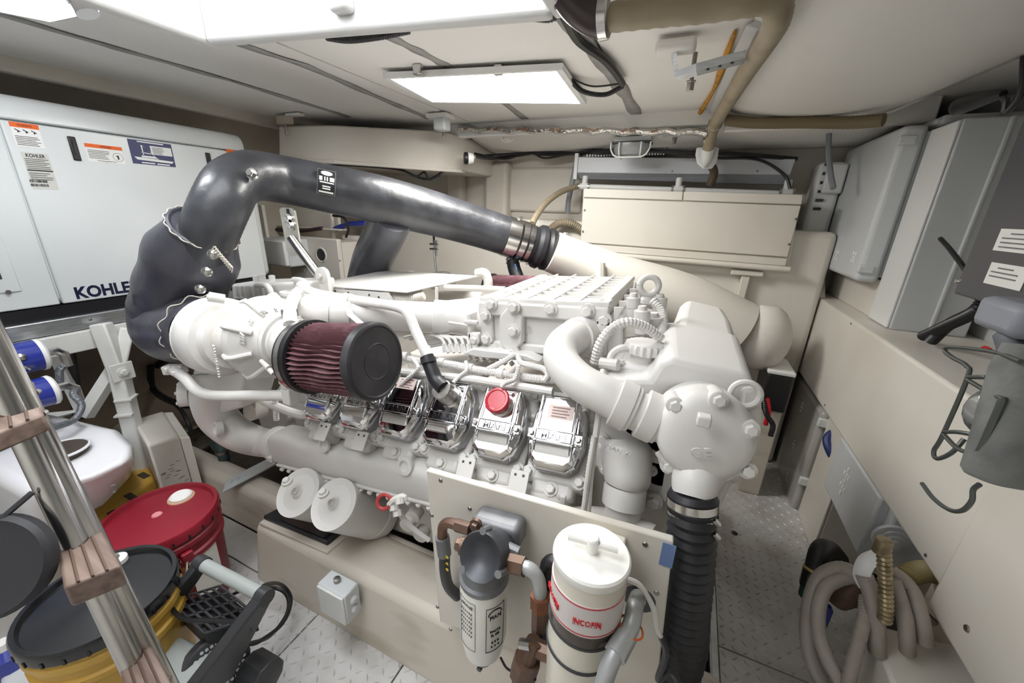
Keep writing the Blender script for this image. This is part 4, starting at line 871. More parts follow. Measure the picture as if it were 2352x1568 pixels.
for (x0_, y0_, x1_, y1_, yy, nm) in ((600, 470, 615, 640, 1.6, 'upright'), (755, 480, 768, 560, 1.9, 'upright'), (610, 515, 780, 530, 1.85, 'board'), (785, 540, 830, 553, 1.9, 'board'), (610, 465, 780, 530, 1.95, 'back')):
    a, b_ = Yp(x0_, y0_, yy), Yp(x1_, y1_, yy); obj(nm, B().bx(a.x, b_.x, yy, yy + (.08 if nm == 'board' else .02), b_.z, a.z), CREAM, sh, bevel=.003)
cable('bundle of dark wires lying on the beige shelf', [(612, 520, 1.85), (640, 528, 1.85), (690, 530, 1.85), (740, 524, 1.85)], .012, mat('mixed_wire', '3B2B33', .6))
cable('black cable arching in the open shelf', [(765, 495, 1.86), (790, 500, 1.86), (800, 525, 1.86), (795, 545, 1.86)], .008)
tag(obj('blue_hose', B().tube([Yp(770, 525, 1.9), Yp(800, 515, 1.9), Yp(840, 513, 1.9)], .016, 8, 4), BLUE), 'blue hose in the open shelf behind the exhaust hose', 'hose')
tag(obj('blue_hose', B().tube([Yp(800, 560, 1.9), Yp(805, 590, 1.9), Yp(800, 610, 1.9)], .02, 8, 4), mat('teal_hose', '1E4750', .5)), 'dark teal hose beside the lower exhaust branch', 'hose')
bx2 = thing('switch_box', 'grey battery switch box with a red key behind the turbocharger', 'switch box', Yp(625, 590, 1.6))
a, b_ = Yp(585, 545, 1.55), Yp(665, 615, 1.55)
obj('body', B().bx(a.x, b_.x, 1.56, 1.75, b_.z, a.z), GREYBOX, bx2, bevel=.012, seg=3)
obj('lid', B().bx(a.x + .045, b_.x - .01, 1.54, 1.565, b_.z + .008, a.z - .008), GREYL, bx2, bevel=.006)
p = Yp(600, 555, 1.555); obj('window', B().box(p, (.045, .006, .022)), BLACK, bx2, bevel=.002)
p = Yp(601, 580, 1.555); obj('nut', B().lathe(p, -EY, [(0, .018), (.02, .018)], 8), STEELD, bx2)
k_ = Yp(588, 578, 1.52); obj('key', B().tube([p - V(0, .03, 0), k_, k_ + V(.0, 0, -.045)], .014, 8, 3, flat=.6), REDB, bx2); obj('key_bow', B().box(k_ + V(-.004, 0, -.02), (.022, .012, .05)), REDB, bx2, bevel=.005)
obj('cord', B().tube([p - V(0, .02, .01), Yp(603, 600, 1.54), Yp(605, 622, 1.54)], .004, 6, 3), CHAR, bx2); obj('cap', B().lathe(Yp(606, 627, 1.54), V(.4, -1, .2), [(-.01, .017), (.015, .017), (.016, .01)], 14), CHAR, bx2)
# ================================================================ the V12 diesel
TH = math.radians(5.5)
e1 = V(math.cos(TH), 0, math.sin(TH)); e3 = V(-math.sin(TH), 0, math.cos(TH))
nb = (-EY + e3).normalized(); tbk = (-EY - e3).normalized()          # near bank: outward cylinder axis, and across (downwards)
nf = (EY + e3).normalized(); tf = (EY - e3).normalized()
YC = 1.28
eng = thing('marine_engine', 'white painted V12 marine diesel engine with chrome cylinder covers', 'engine', (-.6, YC, .1))
def Y(px, py, y): return at(px, py, y=y)
def eb(o, a, b_, c, s): return B().box(o, s, (a, b_, c))
BOLT = {}
def bolts(par, pts, ax, r, m=PAINT, nm='bolt'):
    key = (round(r, 4), m.name)
    if key not in BOLT:
        b = B().bolt(V(0, 0, 0), EZ, r); BOLT[key] = mesh_from(b, 'bolt'); BOLT[key].materials.append(m)
    for p in pts: inst(nm, BOLT[key], None, par, axisM(p, ax))
C0 = Y(1275, 985, .785)
# crankcase
cc = C0 - e1 * .39 + (EY * (YC - .785))
def EP(u, v, w_): return V(0, 0, 0) + cc + e1 * u + EY * v + e3 * w_   # engine coordinates about the mid block
obj('crankcase', B().hexa([EP(-.52, -.26, -.62), EP(.50, -.26, -.62), EP(.50, .26, -.62), EP(-.52, .26, -.62), EP(-.52, -.36, -.28), EP(.50, -.36, -.28), EP(.50, .36, -.28), EP(-.52, .36, -.28)]), PAINT2, eng, bevel=.02)
obj('oil_pan', B().hexa([EP(-.48, -.2, -.74), EP(.42, -.2, -.74), EP(.42, .2, -.74), EP(-.48, .2, -.74), EP(-.5, -.25, -.62), EP(.48, -.25, -.62), EP(.48, .25, -.62), EP(-.5, .25, -.62)]), PAINT2, eng, bevel=.03)
obj('valley_deck', B().hexa([EP(-.55, -.34, -.30), EP(.52, -.34, -.30), EP(.52, .34, -.30), EP(-.55, .34, -.30), EP(-.55, -.22, -.03), EP(.52, -.22, -.03), EP(.52, .22, -.03), EP(-.55, .22, -.03)]), PAINT2, eng, bevel=.01)
obj('flywheel_housing', B().lathe(EP(-.75, 0, -.32), e1, [(0, .30), (.02, .34), (.2, .34), (.22, .30)], 36), PAINT2, eng, bevel=.01)
gb = thing('gearbox', 'white painted gearbox behind the engine beside the generator stand', 'gearbox', EP(-1.0, 0, -.75))
obj('housing', B().lathe(EP(-1.22, 0, -.40), e1, [(0, .12), (.02, .22), (.25, .28), (.47, .29)], 10), PAINT2, gb, bevel=.015)
obj('side_cover', B().box(EP(-.98, -.27, -.36), (.3, .08, .25), (e1, EY, e3)), PAINT2, gb, bevel=.02)
bolts(gb, [EP(-1.08 + .1 * k, -.312, -.27 + (k % 2) * -.16) for k in range(4)], -EY, .013)
# heads and covers on both banks
def head_frame(i, near=True):
    C = C0 - e1 * .157 * i
    if near: return C, nb, tbk
    q = V(C.x, 2 * YC - C.y, C.z); return q, nf, tf
for i in range(6):
    C, n, t = head_frame(i)
    h = obj('cylinder_head', eb(C - n * .115 + t * .0, e1, t, n, (.150, .24, .10)), PAINT, eng, bevel=.012, seg=3)
    obj('exhaust_lug', eb(C - n * .092 + t * .125, e1, t, n, (.105, .045, .05)), PAINT, h, bevel=.012, seg=3)
    obj('lower_block', eb(C - n * .21 + t * .02, e1, t, n, (.150, .2, .10)), PAINT2, h, bevel=.006)
    bolts(h, [C - n * .066 + e1 * a + t * b_ for a in (-.064, .064) for b_ in (-.095, .0, .1)], n, .0115)
    bolts(h, [C - n * .067 + t * .128], n, .012)
    for s_ in (-1, 1): obj('bolt_boss', B().lathe(C - n * .07 + e1 * s_ * .064 + t * .1, n, [(0, .017), (.006, .016)], 14), PAINT, h)
    # chrome cover: octagonal skirt, raised ridge, band
    cv = obj('cylinder_cover', B().loft([[C + e1 * a * k + t * b_ * k2 + n * hh for a, b_ in ((-.040, -.092), (.040, -.092), (.066, -.045), (.072, .03), (.058, .078), (.036, .095), (-.036, .095), (-.058, .078), (-.072, .03), (-.066, -.045))] for k, k2, hh in ((.98, 1.0, -.068), (1, 1, -.060), (1, 1, -.034))]), mat('satin_cover_skirt', 'B4B4B6', .32, .85), eng, bevel=.003, seg=2)
    obj('crown', B().loft([[C + e1 * a * k + t * b_ * k2 + n * hh for a, b_ in ((-.040, -.092), (.040, -.092), (.066, -.045), (.072, .03), (.058, .078), (.036, .095), (-.036, .095), (-.058, .078), (-.072, .03), (-.066, -.045))] for k, k2, hh in ((.99, .985, -.034), (.96, .96, -.018), (.78, .86, -.008))]), CHROME, cv, bevel=.004, seg=2)
    prof = [(-.088, -.03), (-.086, -.008), (-.078, 0), (.028, 0), (.06, -.008), (.078, -.022), (.086, -.04)]
    def pl(sx): return [C + e1 * sx * (.046 if b_ > -.02 else .043) + t * b_ + n * (hh + .0) for b_, hh in prof] + [C + e1 * sx * .046 + t * .086 + n * -.05, C + e1 * sx * .043 + t * -.088 + n * -.05]
    obj('ridge', B().loft([pl(-1), pl(1)]), CHROME, cv, bevel=.005, seg=3)
    obj('name_band', eb(C + n * .0015 + t * .018, e1, t, n, (.088, .024, .005)), CHROME, cv, bevel=.0015)
    for s_ in (-1, 1):
        obj('ridge_bead', B().tube([C + e1 * s_ * .047 + t * b_ + n * (hh + .001) for b_, hh in prof[1:]], .0022, 6), CHROME, cv)
        obj('bolt_seat', eb(C + e1 * s_ * .058 + t * .016 - n * .012, e1, t, n, (.020, .024, .014)), CHROME, cv, bevel=.002)
        inst('cover_bolt', BOLT.setdefault('cb', mesh_from(B().bolt(V(0, 0, 0), EZ, .0075, washer=False), 'cover_bolt')), STEELD, cv, axisM(C + e1 * s_ * .058 + t * .016 - n * .005, n))
    for b_ in (.004, .032): obj('band_bead', B().tube([C + e1 * -.066 + t * b_ - n * .016, C + e1 * -.046 + t * b_ + n * .002, C + e1 * .046 + t * b_ + n * .002, C + e1 * .066 + t * b_ - n * .016], .0018, 6), CHROME, cv)
    text('brand_lettering', 'MAN', C + n * .0045 + t * .018, e1, -t, .016, CHROME, cv, .0012, width=.062, bold=.0)
    text('brand_lettering', 'MAN', C + n * .0041 + t * .018, e1, -t, .0182, mat('letter_recess', '3E3E44', .35, .6), cv, .0004, width=.0642, bold=.05)
    if i == 0 or i == 3:
        lp = C + n * .0005 + t * (-.042 if i == 0 else -.06) + e1 * (.006 if i == 0 else 0)
        s_ = sticker('label', lp, e1, -t, .064, .034, PINKP, cv)
        bars('print_lines', lp + n * .0008, e1, -t, [(-.003 * (k % 2), .011 - .0075 * k, .044 - .006 * (k % 2), .0022) for k in range(4)], mat('mauve_ink', '9A7F80', .6), cv)
    if i == 1:
        p = C + t * -.042; obj('filler_neck', B().lathe(p, n, [(-.005, .035), (.008, .034), (.012, .030)], 24), STEEL, cv)
        obj('filler_cap', B().lathe(p + n * .008, n, [(0, .030), (.004, .034), (.02, .034), (.024, .031), (.0245, .026), (.0225, .024), (.0225, .002)], 32), mat('red_enamel', 'B4142B', .22, coat=.5), cv)
    if i == 2:
        p = C + t * -.042 - e1 * .0; axb = (n * .8 + tbk * -.2).normalized()
        obj('breather_base', B().lathe(p, n, [(-.005, .034), (.006, .033)], 24), CHROME, cv)
        obj('breather', B().lathe(p, n, [(0, .028), (.048, .028), (.05, .026), (.05, .001)], 28), mat('worn_steel', 'B4B0AA', .3, .9, col2='8A8680', scale=40), cv)
        obj('breather_screw', B().lathe(p + n * .05, n, [(0, .005), (.003, .005)], 6), STEELD, cv)
for i in range(6):
    C, n, t = head_frame(i, False)
    h = obj('cylinder_head', eb(C - n * .115, e1, t, n, (.150, .24, .10)), PAINT2, eng, bevel=.012)
    obj('cylinder_cover', eb(C - n * .035, e1, t, n, (.13, .17, .06)), CHROME, eng, bevel=.02, seg=2)
# exhaust manifold
MY = .775
m0, m1 = Y(655, 1018, MY), Y(1308, 1163, MY); md = (m1 - m0).normalized(); mu = md.cross(EY).normalized() * -1
if mu.z < 0: mu = -mu
def rr(c, hw, hh, k=4.0, n=28):
    return [c + EY * (hw * abs(math.cos(a)) ** (2 / k) * (1 if math.cos(a) > 0 else -1)) + mu * (hh * abs(math.sin(a)) ** (2 / k) * (1 if math.sin(a) > 0 else -1)) for a in [2 * PI * i / n for i in range(n)]]
mf = obj('exhaust_manifold', B().loft([rr(m0 - md * .02, .048, .048), rr(m0, .058, .058), rr(m1 - md * .02, .058, .060), rr(m1, .045, .048), rr(m1 + md * .012, .02, .025)]), PAINT, eng, smooth=50)
Lm = (m1 - m0).length
obj('manifold_flange', B().box((m0 + m1) / 2 - EY * .052 - mu * .052, (Lm * .98, .012, .010), (md, EY, mu)), PAINT, mf, bevel=.003)
bolts(mf, [m0 + md * (.04 + k * .037) - EY * .056 - mu * .062 for k in range(int(Lm / .037) - 1)], -mu, .006)
for (px, py) in ((744, 982), (830, 1003), (1072, 1065), (1193, 1095)):
    p = Y(px, py + 12, MY - .052); fwd = (-EY * .75 + mu * .66).normalized(); upv = (mu * .75 + EY * .66).normalized()
    p2 = Y(px, py, MY - .05)
    tabo = obj('mount_tab', B().box(p2 + upv * -.012, (.048, .004, .055), (md, fwd, upv)), PAINT, mf, bevel=.0015)
    for s_ in (-1, 1): obj('tab_hole', B().lathe(p2 + md * s_ * .0105 + upv * .004 + fwd * .002, fwd, [(0, .0035), (.0006, .0035)], 10), CHAR, tabo)
for (px, py, rr_) in ((744, 1022, .022), (930, 1070, .026)):
    p = Y(px, py, MY - .053); d_ = (-EY + mu * .35).normalized(); obj('plug_boss', B().lathe(p, d_, [(-.006, rr_), (.004, rr_), (.005, rr_ * .62), (-.002, rr_ * .58), (-.002, .001)], 24), PAINT, mf)
obj('rail_bracket', B().box(Y(1293, 1152, MY - .06), (.012, .01, .035)), PAINT, mf, bevel=.002)
# elbow up to turbine
ek = obj('exhaust_elbow', B().tube([Y(648, 1018, MY), Y(600, 1015, MY), Y(548, 997, .725), Y(505, 962, .705), Y(488, 920, .69), Y(488, 880, .68)], [.050, .053, .058, .062, .064, .062], 28, 6), PAINT, eng)
obj('clamp_collar', B().lathe(Y(640, 1018, MY), md, [(-.014, .054), (-.01, .062), (.014, .062), (.018, .056)], 28), PAINT, ek)
obj('clamp_lug', B().box(Y(622, 1052, MY - .05), (.03, .02, .022)), PAINT, ek, bevel=.004)
p = Y(497, 985, .655); d_ = V(-.25, -.9, .2).normalized(); obj('sensor_boss', B().lathe(p, d_, [(-.015, .026), (.004, .026), (.005, .018), (-.003, .017), (-.003, .001)], 24), PAINT, ek)
p = Y(466, 952, .65); obj('oval_boss', B().box(p, (.04, .01, .018)), PAINT, ek, bevel=.006)
rs = [Y(430, 862, .66), Y(562, 852, .66), Y(552, 938, .68), Y(455, 962, .68)]
obj('riser', B().hexa([rs[3] , rs[2], rs[2] + EY * .11, rs[3] + EY * .11, rs[0], rs[1], rs[1] + EY * .12, rs[0] + EY * .12]), PAINT, ek, bevel=.012, seg=3)
sc_ = Y(418, 905, .66); cvp = obj('cover_plate', B().lathe(sc_, V(-.55, -.8, .1), [(-.02, .045), (.008, .045), (.010, .040)], 20), PAINT, ek)
bolts(cvp, [sc_ + V(-.55, -.8, .1).normalized() * .008 + V(.8, -.55, 0) * .035 * math.cos(a) + V(0, .1, 1) * .035 * math.sin(a) for a in (.5, 2.2, 4.0, 5.6)], V(-.55, -.8, .1), .006)
# turbocharger
T0 = Y(512, 772, .67); F0 = Y(710, 818, .65); F1 = Y(866, 830, .66)
ta_ = (Y(640, 800, .655) - T0).normalized()
tu = obj('turbine_housing', B().lathe(T0, ta_, [(-.055, .06), (-.053, .092), (-.047, .096), (-.044, .109), (-.034, .117), (-.005, .119), (.028, .117), (.042, .108), (.046, .092), (.075, .088)], 40), PAINT, eng)
obj('outlet_flange', B().lathe(T0, ta_, [(-.075, .085), (-.068, .09), (-.06, .09), (-.05, .08)], 32), PAINT, tu)
obj('foot', B().hexa([Y(440, 862, .655), Y(562, 852, .655), Y(562, 852, .655) + EY * .12, Y(440, 862, .655) + EY * .12, Y(452, 815, .64), Y(552, 810, .64), Y(552, 810, .64) + EY * .1, Y(452, 815, .64) + EY * .1]), PAINT, tu, bevel=.008)
for (px, py) in ((437, 716), (393, 785), (485, 682)): p = Y(px, py, .63); obj('boss', B().lathe(p, V(-.3, -.8, .3), [(-.03, .014), (.006, .014), (.007, .007), (.010, .007)], 14), PAINT, tu)
obj('seam_ring', B().torus(T0 - ta_ * .036, ta_, .114, .005, 44, 8), PAINT, tu)
obj('centre_section', B().lathe(T0, ta_, [(.06, .07), (.17, .07)], 28), PAINT2, tu)
K0 = Y(622, 775, .655)
ka_ = (F1 - K0).normalized()
co = obj('compressor_housing', B().lathe(K0, ka_, [(-.034, .07), (-.033, .106), (-.028, .112), (-.012, .115), (-.002, .113), (.003, .107), (.030, .078), (.033, .075), (.052, .074), (.056, .066), (.075, .064), (.078, .060), (.15, .060)], 44), PAINT, eng)
uu, vv, _ = frame_of(ka_)
for k in range(9):
    a = 2 * PI * k / 9 + .2; d_ = uu * math.cos(a) + vv * math.sin(a)
    obj('rib', B().tube([K0 + ka_ * -.03 + d_ * .111, K0 + ka_ * -.008 + d_ * .119, K0 + ka_ * .006 + d_ * .111, K0 + ka_ * .034 + d_ * .080], .0065, 8), PAINT, co)
obj('band_clamp', B().lathe(K0, ka_, [(.053, .073), (.068, .074)], 36), PAINT, co)
dv = (uu * math.cos(1) + vv * math.sin(1))
for (px, py) in ((600, 828), (612, 842)): p = Y(px, py, .585); obj('clamp_screw', B().tube([p, p + V(.03, -.004, -.012)], .006, 8), PAINT, co)
for k, s_ in enumerate(('5337', '101', '3081', 'B')):
    a = (2.85, 2.2, 1.55, 1.2)[k]; d_ = None
    p = Y((556, 577, 604, 634)[k], (778, 740, 718, 712)[k], .565 + .015 * k); text('cast_number', s_, p, ta_ * .3 + EZ * (.95 - .3 * k) + EX * .3 * k, V(-.9, -.2, .35 + .2 * k), .012, PAINT, co, .002)
text('cast_number', '2001-101-9553', Y(497, 830, .555), V(.12, -.1, -1), V(1, -.3, .1), .010, PAINT, tu, .002, width=.09)
# air filter
fr_ = .090
af_ax = (F1 - F0).normalized(); Lf = (F1 - F0).length
def pleat(o, ax, L, r0, r1, n, m, par, amp=.007, rows=9):
    u, v, d_ = frame_of(ax); rings = []
    for j in range(rows):
        rad = r0 + (r1 - r0) * j / (rows - 1); wob = random.uniform(-.5, .5)
        rings.append([o + d_ * L * j / (rows - 1) + (u * math.cos(a) + v * math.sin(a)) * (rad - (amp if k % 2 else 0)) for k, a in ((k, 2 * PI * (k + .35 * math.sin(j * 1.4 + (k // 2) * .55)) / n) for k in range(n))])
    return obj('pleated_element', B().loft(rings), m, par, smooth=0)
afp = obj('air_filter', B().lathe(F0, af_ax, [(-.016, .075), (-.016, .093), (.026, .0965), (.028, .085)], 40), BLACK, eng, label='burgundy pleated cone air filter with black end cap')
pleat(F0 + af_ax * .015, af_ax, Lf - .03, .089, .0915, 90, FILTERM, afp, amp=.014)
obj('steel_band', B().lathe(F0, af_ax, [(-.006, .0965), (.010, .0972)], 40), STEEL, afp)
obj('end_cap', B().lathe(F1, af_ax, [(-.024, .092), (-.018, .096), (.0, .095), (.004, .090), (.005, .086), (.002, .083), (.002, .045), (.0035, .043), (.002, .041), (.002, .001)], 48), mat('filter_cap_rubber', '2B2A2D', .42, col2='38373A', scale=25), afp)
# charge air pipe into the intercooler
CP = [Y(690, 708, .76), Y(745, 713, .80), Y(800, 718, .84), Y(900, 724, .92), Y(1010, 729, 1.0)]
cp = obj('charge_air_pipe', B().tube(CP, [.044, .044, .046, .047, .048], 28, 4), PAINT, eng)
for a, b_ in ((1, .0), (2, -.1)): d_ = (CP[2] - CP[1]).normalized(); obj('hose_coupling', B().lathe(CP[a] + d_ * b_ * .1, d_, [(-.02, .048), (.02, .048)], 28), PAINT, cp)
d_ = (CP[4] - CP[3]).normalized(); obj('collar', B().lathe(CP[4], d_, [(-.02, .05), (-.018, .056), (.03, .056), (.032, .05)], 28), PAINT, cp)
obj('flare', B().tube([CP[4], Y(1060, 728, 1.03), Y(1115, 735, 1.06)], [.05, .058, .08], 28, 4), PAINT, cp)
obj('pipe_rib', B().tube([Y(1030, 740, .95), Y(1075, 747, .97)], .004, 6), PAINT, cp)
# far charge pipe
obj('charge_air_pipe', B().tube([Y(900, 695, 1.5), Y(1010, 690, 1.5), Y(1120, 690, 1.45)], .052, 20, 3), PAINT2, eng)
obj('rail_pipe', B().tube([Y(1020, 660, 1.25), Y(1090, 662, 1.25), Y(1160, 665, 1.25)], .012, 10), PAINT, eng)
# intercooler
IY = .98
iq = [Y(1110, 802, IY), Y(1378, 816, IY), Y(1397, 704, IY), Y(1106, 690, IY)]
IT = [Y(1106, 690, IY), Y(1397, 704, IY)]
def topat(px, py):   # pixel on the intercooler lid plane
    d_ = ray(px, py); nrm = (IT[1] - IT[0]).cross(EY).normalized(); k = (IT[0] - CAM).dot(nrm) / d_.dot(nrm); return CAM + d_ * k
fl_, frr = topat(1235, 632), topat(1458, 646)
yb_ = (fl_.y + frr.y) / 2
bk = lambda p: V(p.x, yb_, p.z)
ic = obj('intercooler', B().hexa([iq[0], iq[1], bk(iq[1]), bk(iq[0]), iq[3], iq[2], bk(iq[2]), bk(iq[3])]), PAINT, eng, bevel=.012, seg=3)
idx = (iq[2] - iq[3]).normalized(); iuz = idx.cross(EY); iuz = iuz if iuz.z > 0 else -iuz
W_ = (iq[2] - iq[3]).length; D_ = yb_ - IY
lidc = (iq[3] + iq[2]) / 2 + EY * D_ / 2
obj('lid_frame', B().box(lidc + iuz * .004 - EY * (D_ / 2 - .02), (W_ + .01, .05, .016), (idx, EY, iuz)), PAINT, ic, bevel=.004)
for s_ in (-1, 1): obj('lid_frame', B().box(lidc + iuz * .004 + idx * s_ * (W_ / 2 - .015), (.03, D_, .016), (idx, EY, iuz)), PAINT, ic, bevel=.004)
for k in range(4): obj('lid_rib', B().box(lidc + iuz * .006 + idx * (-W_ / 2 + W_ * (k + 1) / 5), (.008, D_, .018), (idx, EY, iuz)), PAINT, ic, bevel=.002)
for k in range(8): obj('lid_fin', B().box(lidc + iuz * .005 + EY * (-D_ / 2 + .06 + (D_ - .08) * k / 7.5), (W_ * .94, .007, .016), (idx, EY, iuz)), PAINT, ic, bevel=.002)
obj('front_rim', B().box((iq[3] + iq[2]) / 2 - EY * .008 - iuz * .02, (W_ + .01, .016, .04), (idx, EY, iuz)), PAINT, ic, bevel=.006)
obj('lower_rim', B().box((iq[0] + iq[1]) / 2 - EY * .006 + iuz * .012, (W_ + .01, .014, .026), (idx, EY, iuz)), PAINT, ic, bevel=.006)
dm = [Y(px, py, IY - .002) for px, py in ((1180, 692), (1207, 725), (1207, 782), (1180, 815), (1154, 782), (1154, 722))]
obj('octagon_plate', B().prism(dm, -EY * .024, .96), PAINT, ic, bevel=.004)
for s_, px0 in ((-1, 1128), (1, 1330)): obj('side_web', B().box((iq[0] + iq[3]) / 2 + idx * .02 - EY * .006 if s_ < 0 else (iq[1] + iq[2]) / 2 - idx * .01 - EY * .006, (.04, .014, .13), (idx, EY, iuz)), PAINT, ic, bevel=.005)
bolts(ic, [Y(px, py, IY - .017) for px, py in ((1129, 698), (1265, 709), (1350, 714), (1116, 724), (1118, 777), (1132, 803), (1388, 735), (1385, 750))], -EY, .0135)
bolts(ic, [Y(px, py, IY - .026) for px, py in ((1180, 705), (1180, 759), (1179, 809))], -EY, .0135)
text('cast_number', '51.03502-8017', Y(1207, 760, IY - .001), iuz * 1.0, -idx, .010, PAINT, ic, .002, width=.075)
text('cast_number', 'LPT', Y(1217, 755, IY - .001), iuz, -idx, .009, PAINT, ic, .002)
obj('left_bracket', B().box(Y(1088, 745, IY + .0), (.012, .06, .08), (idx, EY, iuz)).box(Y(1083, 740, IY - .03), (.045, .012, .014), (idx, EY, iuz)).box(Y(1090, 770, IY - .02), (.04, .02, .02), (idx, EY, iuz)), PAINT, ic, bevel=.004)
bolts(ic, [Y(1090, 780, IY - .032)], -EY, .011)
for k in range(5): obj('edge_gusset', B().prism([topat(1410 + 12 * k, 705 - 14 * k), topat(1410 + 12 * k, 705 - 14 * k) + idx * .022, topat(1410 + 12 * k, 705 - 14 * k) - iuz * .05], EY * .006), PAINT, ic)
obj('end_tank', B().hexa([iq[1] + idx * -.005, iq[1] + idx * .06 + iuz * .0, bk(iq[1]) + idx * .06, bk(iq[1]), iq[2] + idx * -.005 - iuz * .03, iq[2] + idx * .035 - iuz * .04, bk(iq[2]) + idx * .035 - iuz * .04, bk(iq[2]) - iuz * .03]), PAINT, ic, bevel=.006)
# big coolant elbow
EL = [Y(1335, 772, .95), Y(1312, 778, .90), Y(1290, 800, .85), Y(1293, 835, .80), Y(1330, 875, .755), Y(1390, 908, .735), Y(1450, 938, .735), Y(1500, 958, .74)]
bp_ = obj('coolant_elbow', B().tube(EL, [.043, .043, .042, .041, .040, .040, .040, .040], 28, 6), PAINT, eng)
obj('flange', B().lathe(EL[0], EL[0] - EL[1], [(-.03, .05), (.02, .052)], 28), PAINT, bp_); bolts(bp_, [Y(1346, 760, .93), Y(1260, 818, .93)], -EY, .010)
d_ = (EL[7] - EL[5]).normalized()
for k, (px, py) in enumerate(((1432, 930), (1492, 956))): obj('hose_collar', B().lathe(Y(px, py, .736), d_, [(-.018, .042), (-.016, .050), (.014, .050), (.016, .047), (.022, .047), (.024, .042)], 28), PAINT, bp_)
# coolant pump at the front
PY = .70
pc = Y(1622, 1005, PY); pax = V(.12, -.97, .2).normalized()
pu = obj('coolant_pump', B().lathe(pc, pax, [(-.09, .086), (-.03, .086), (-.006, .084), (.008, .076), (.016, .06), (.018, .03)], 48), PAINT, eng)
for k, (px, py) in enumerate(((1550, 930), (1650, 918), (1722, 985), (1716, 1078), (1535, 1068))):
    p = Y(px, py, PY + .005); obj('lug', B().lathe(p, pax, [(-.05, .017), (.004, .016)], 14), PAINT, pu); bolts(pu, [p + pax * .004], pax, .0105)
obj('inlet', B().tube([Y(1500, 958, .74), Y(1545, 975, .745), Y(1600, 1000, .78)], [.040, .048, .06], 24, 4), PAINT, pu)
obj('outlet', B().tube([Y(1612, 1062, .735), Y(1598, 1098, .695), Y(1592, 1138, .676)], [.050, .042, .037], 24, 4), PAINT, pu)
obj('cast_rib', B().torus(pc - pax * .02, pax, .09, .006, 30, 6, .6, 2.6), PAINT, pu); obj('cast_tab', B().box(Y(1617, 965, PY - .04), (.022, .02, .02)), PAINT, pu, bevel=.003)
text('cast_number', 'GE', Y(1610, 1040, PY - .035), V(.95, 0, .25), V(-.25, -.1, .95), .02, PAINT, pu, .0015)
obj('back_flange', B().prism([Y(px, py, .80) for px, py in ((1400, 985), (1520, 915), (1740, 940), (1745, 1000), (1700, 1125), (1660, 1110), (1560, 1110), (1495, 1050))], EY * .06), PAINT, pu, bevel=.02, seg=3)
# expansion tank
TY0 = .80
xl0, xr0 = Y(1545, 800, TY0 + .1), Y(1750, 868, TY0)
ztk = xr0.z; xr = xr0.x
tkb = obj('expansion_tank', B().loft([[V(-.135, yy, .80), V(xr + .0, yy, .80), V(xr + .002, yy, ztk - .04), V(xr - .018, yy, ztk), V(xl - .0, yy, ztk + .012), V(xl - .022, yy, ztk - .005), V(xl - .035, yy, .985), V(-.135, yy, .965)] for yy, xl in ((TY0, .0), (TY0 + .14, -.01), (TY0 + .3, -.02))]), TANKP, eng, bevel=.014, seg=3)
ft = Y(1690, 703, 1.47); 
obj('tank_neck', B().loft([[V(-.03, yy, .85), V(xr2, yy, .85), V(xr2, yy, ztk - .05), V(xr2 - .02, yy, ztk - .01), V(xl, yy, ztk + .005), V(xl - .02, yy, ztk - .02)] for yy, xr2, xl in ((TY0 + .26, xr - .002, .01), (1.30, xr, .015), (1.45, xr - .01, .02), (1.47, xr - .03, .03))]), TANKP, tkb, bevel=.012, seg=3)
obj('side_web', B().prism([Y(px, py, .80) for px, py in ((1700, 885), (1745, 880), (1748, 960), (1725, 1000), (1690, 985))], -EY * .02), TANKP, tkb, bevel=.008); p = Y(1712, 905, .778); obj('boss_ring', B().torus(p, EY, .024, .006, 24, 8), TANKP, tkb)
fc = Y(1481, 800, .90); fc.z = max(fc.z, .975)
obj('filler_plateau', B().box(V(fc.x, fc.y, .972), (.10, .10, .03)), TANKP, tkb, bevel=.01)
obj('filler_neck', B().lathe(V(fc.x, fc.y, .98), EZ, [(0, .03), (.03, .03)], 24), TANKP, tkb)
u8 = 36; capz = V(fc.x, fc.y, 1.008)
obj('filler_cap', B().loft([[capz + V(math.cos(2 * PI * k / u8) * r_ * (1.05 if k % 2 else .96), math.sin(2 * PI * k / u8) * r_ * (1.05 if k % 2 else .96), h_) for k in range(u8)] for r_, h_ in ((.043, 0), (.044, .016), (.040, .022), (.024, .023))]), PAINT, tkb)
bolts(tkb, [V(fc.x + sx * .042, fc.y - .042, .987) for sx in (-1, 1)], EZ, .006)
obj('tank_base', B().hexa([V(-.13, TY0 - .0, .73), V(xr - .02, TY0, .66), V(xr - .02, 1.3, .66), V(-.13, 1.3, .73), V(-.135, TY0, .80), V(xr, TY0, .80), V(xr, 1.3, .80), V(-.135, 1.3, .80)]), TANKP, tkb, bevel=.012)
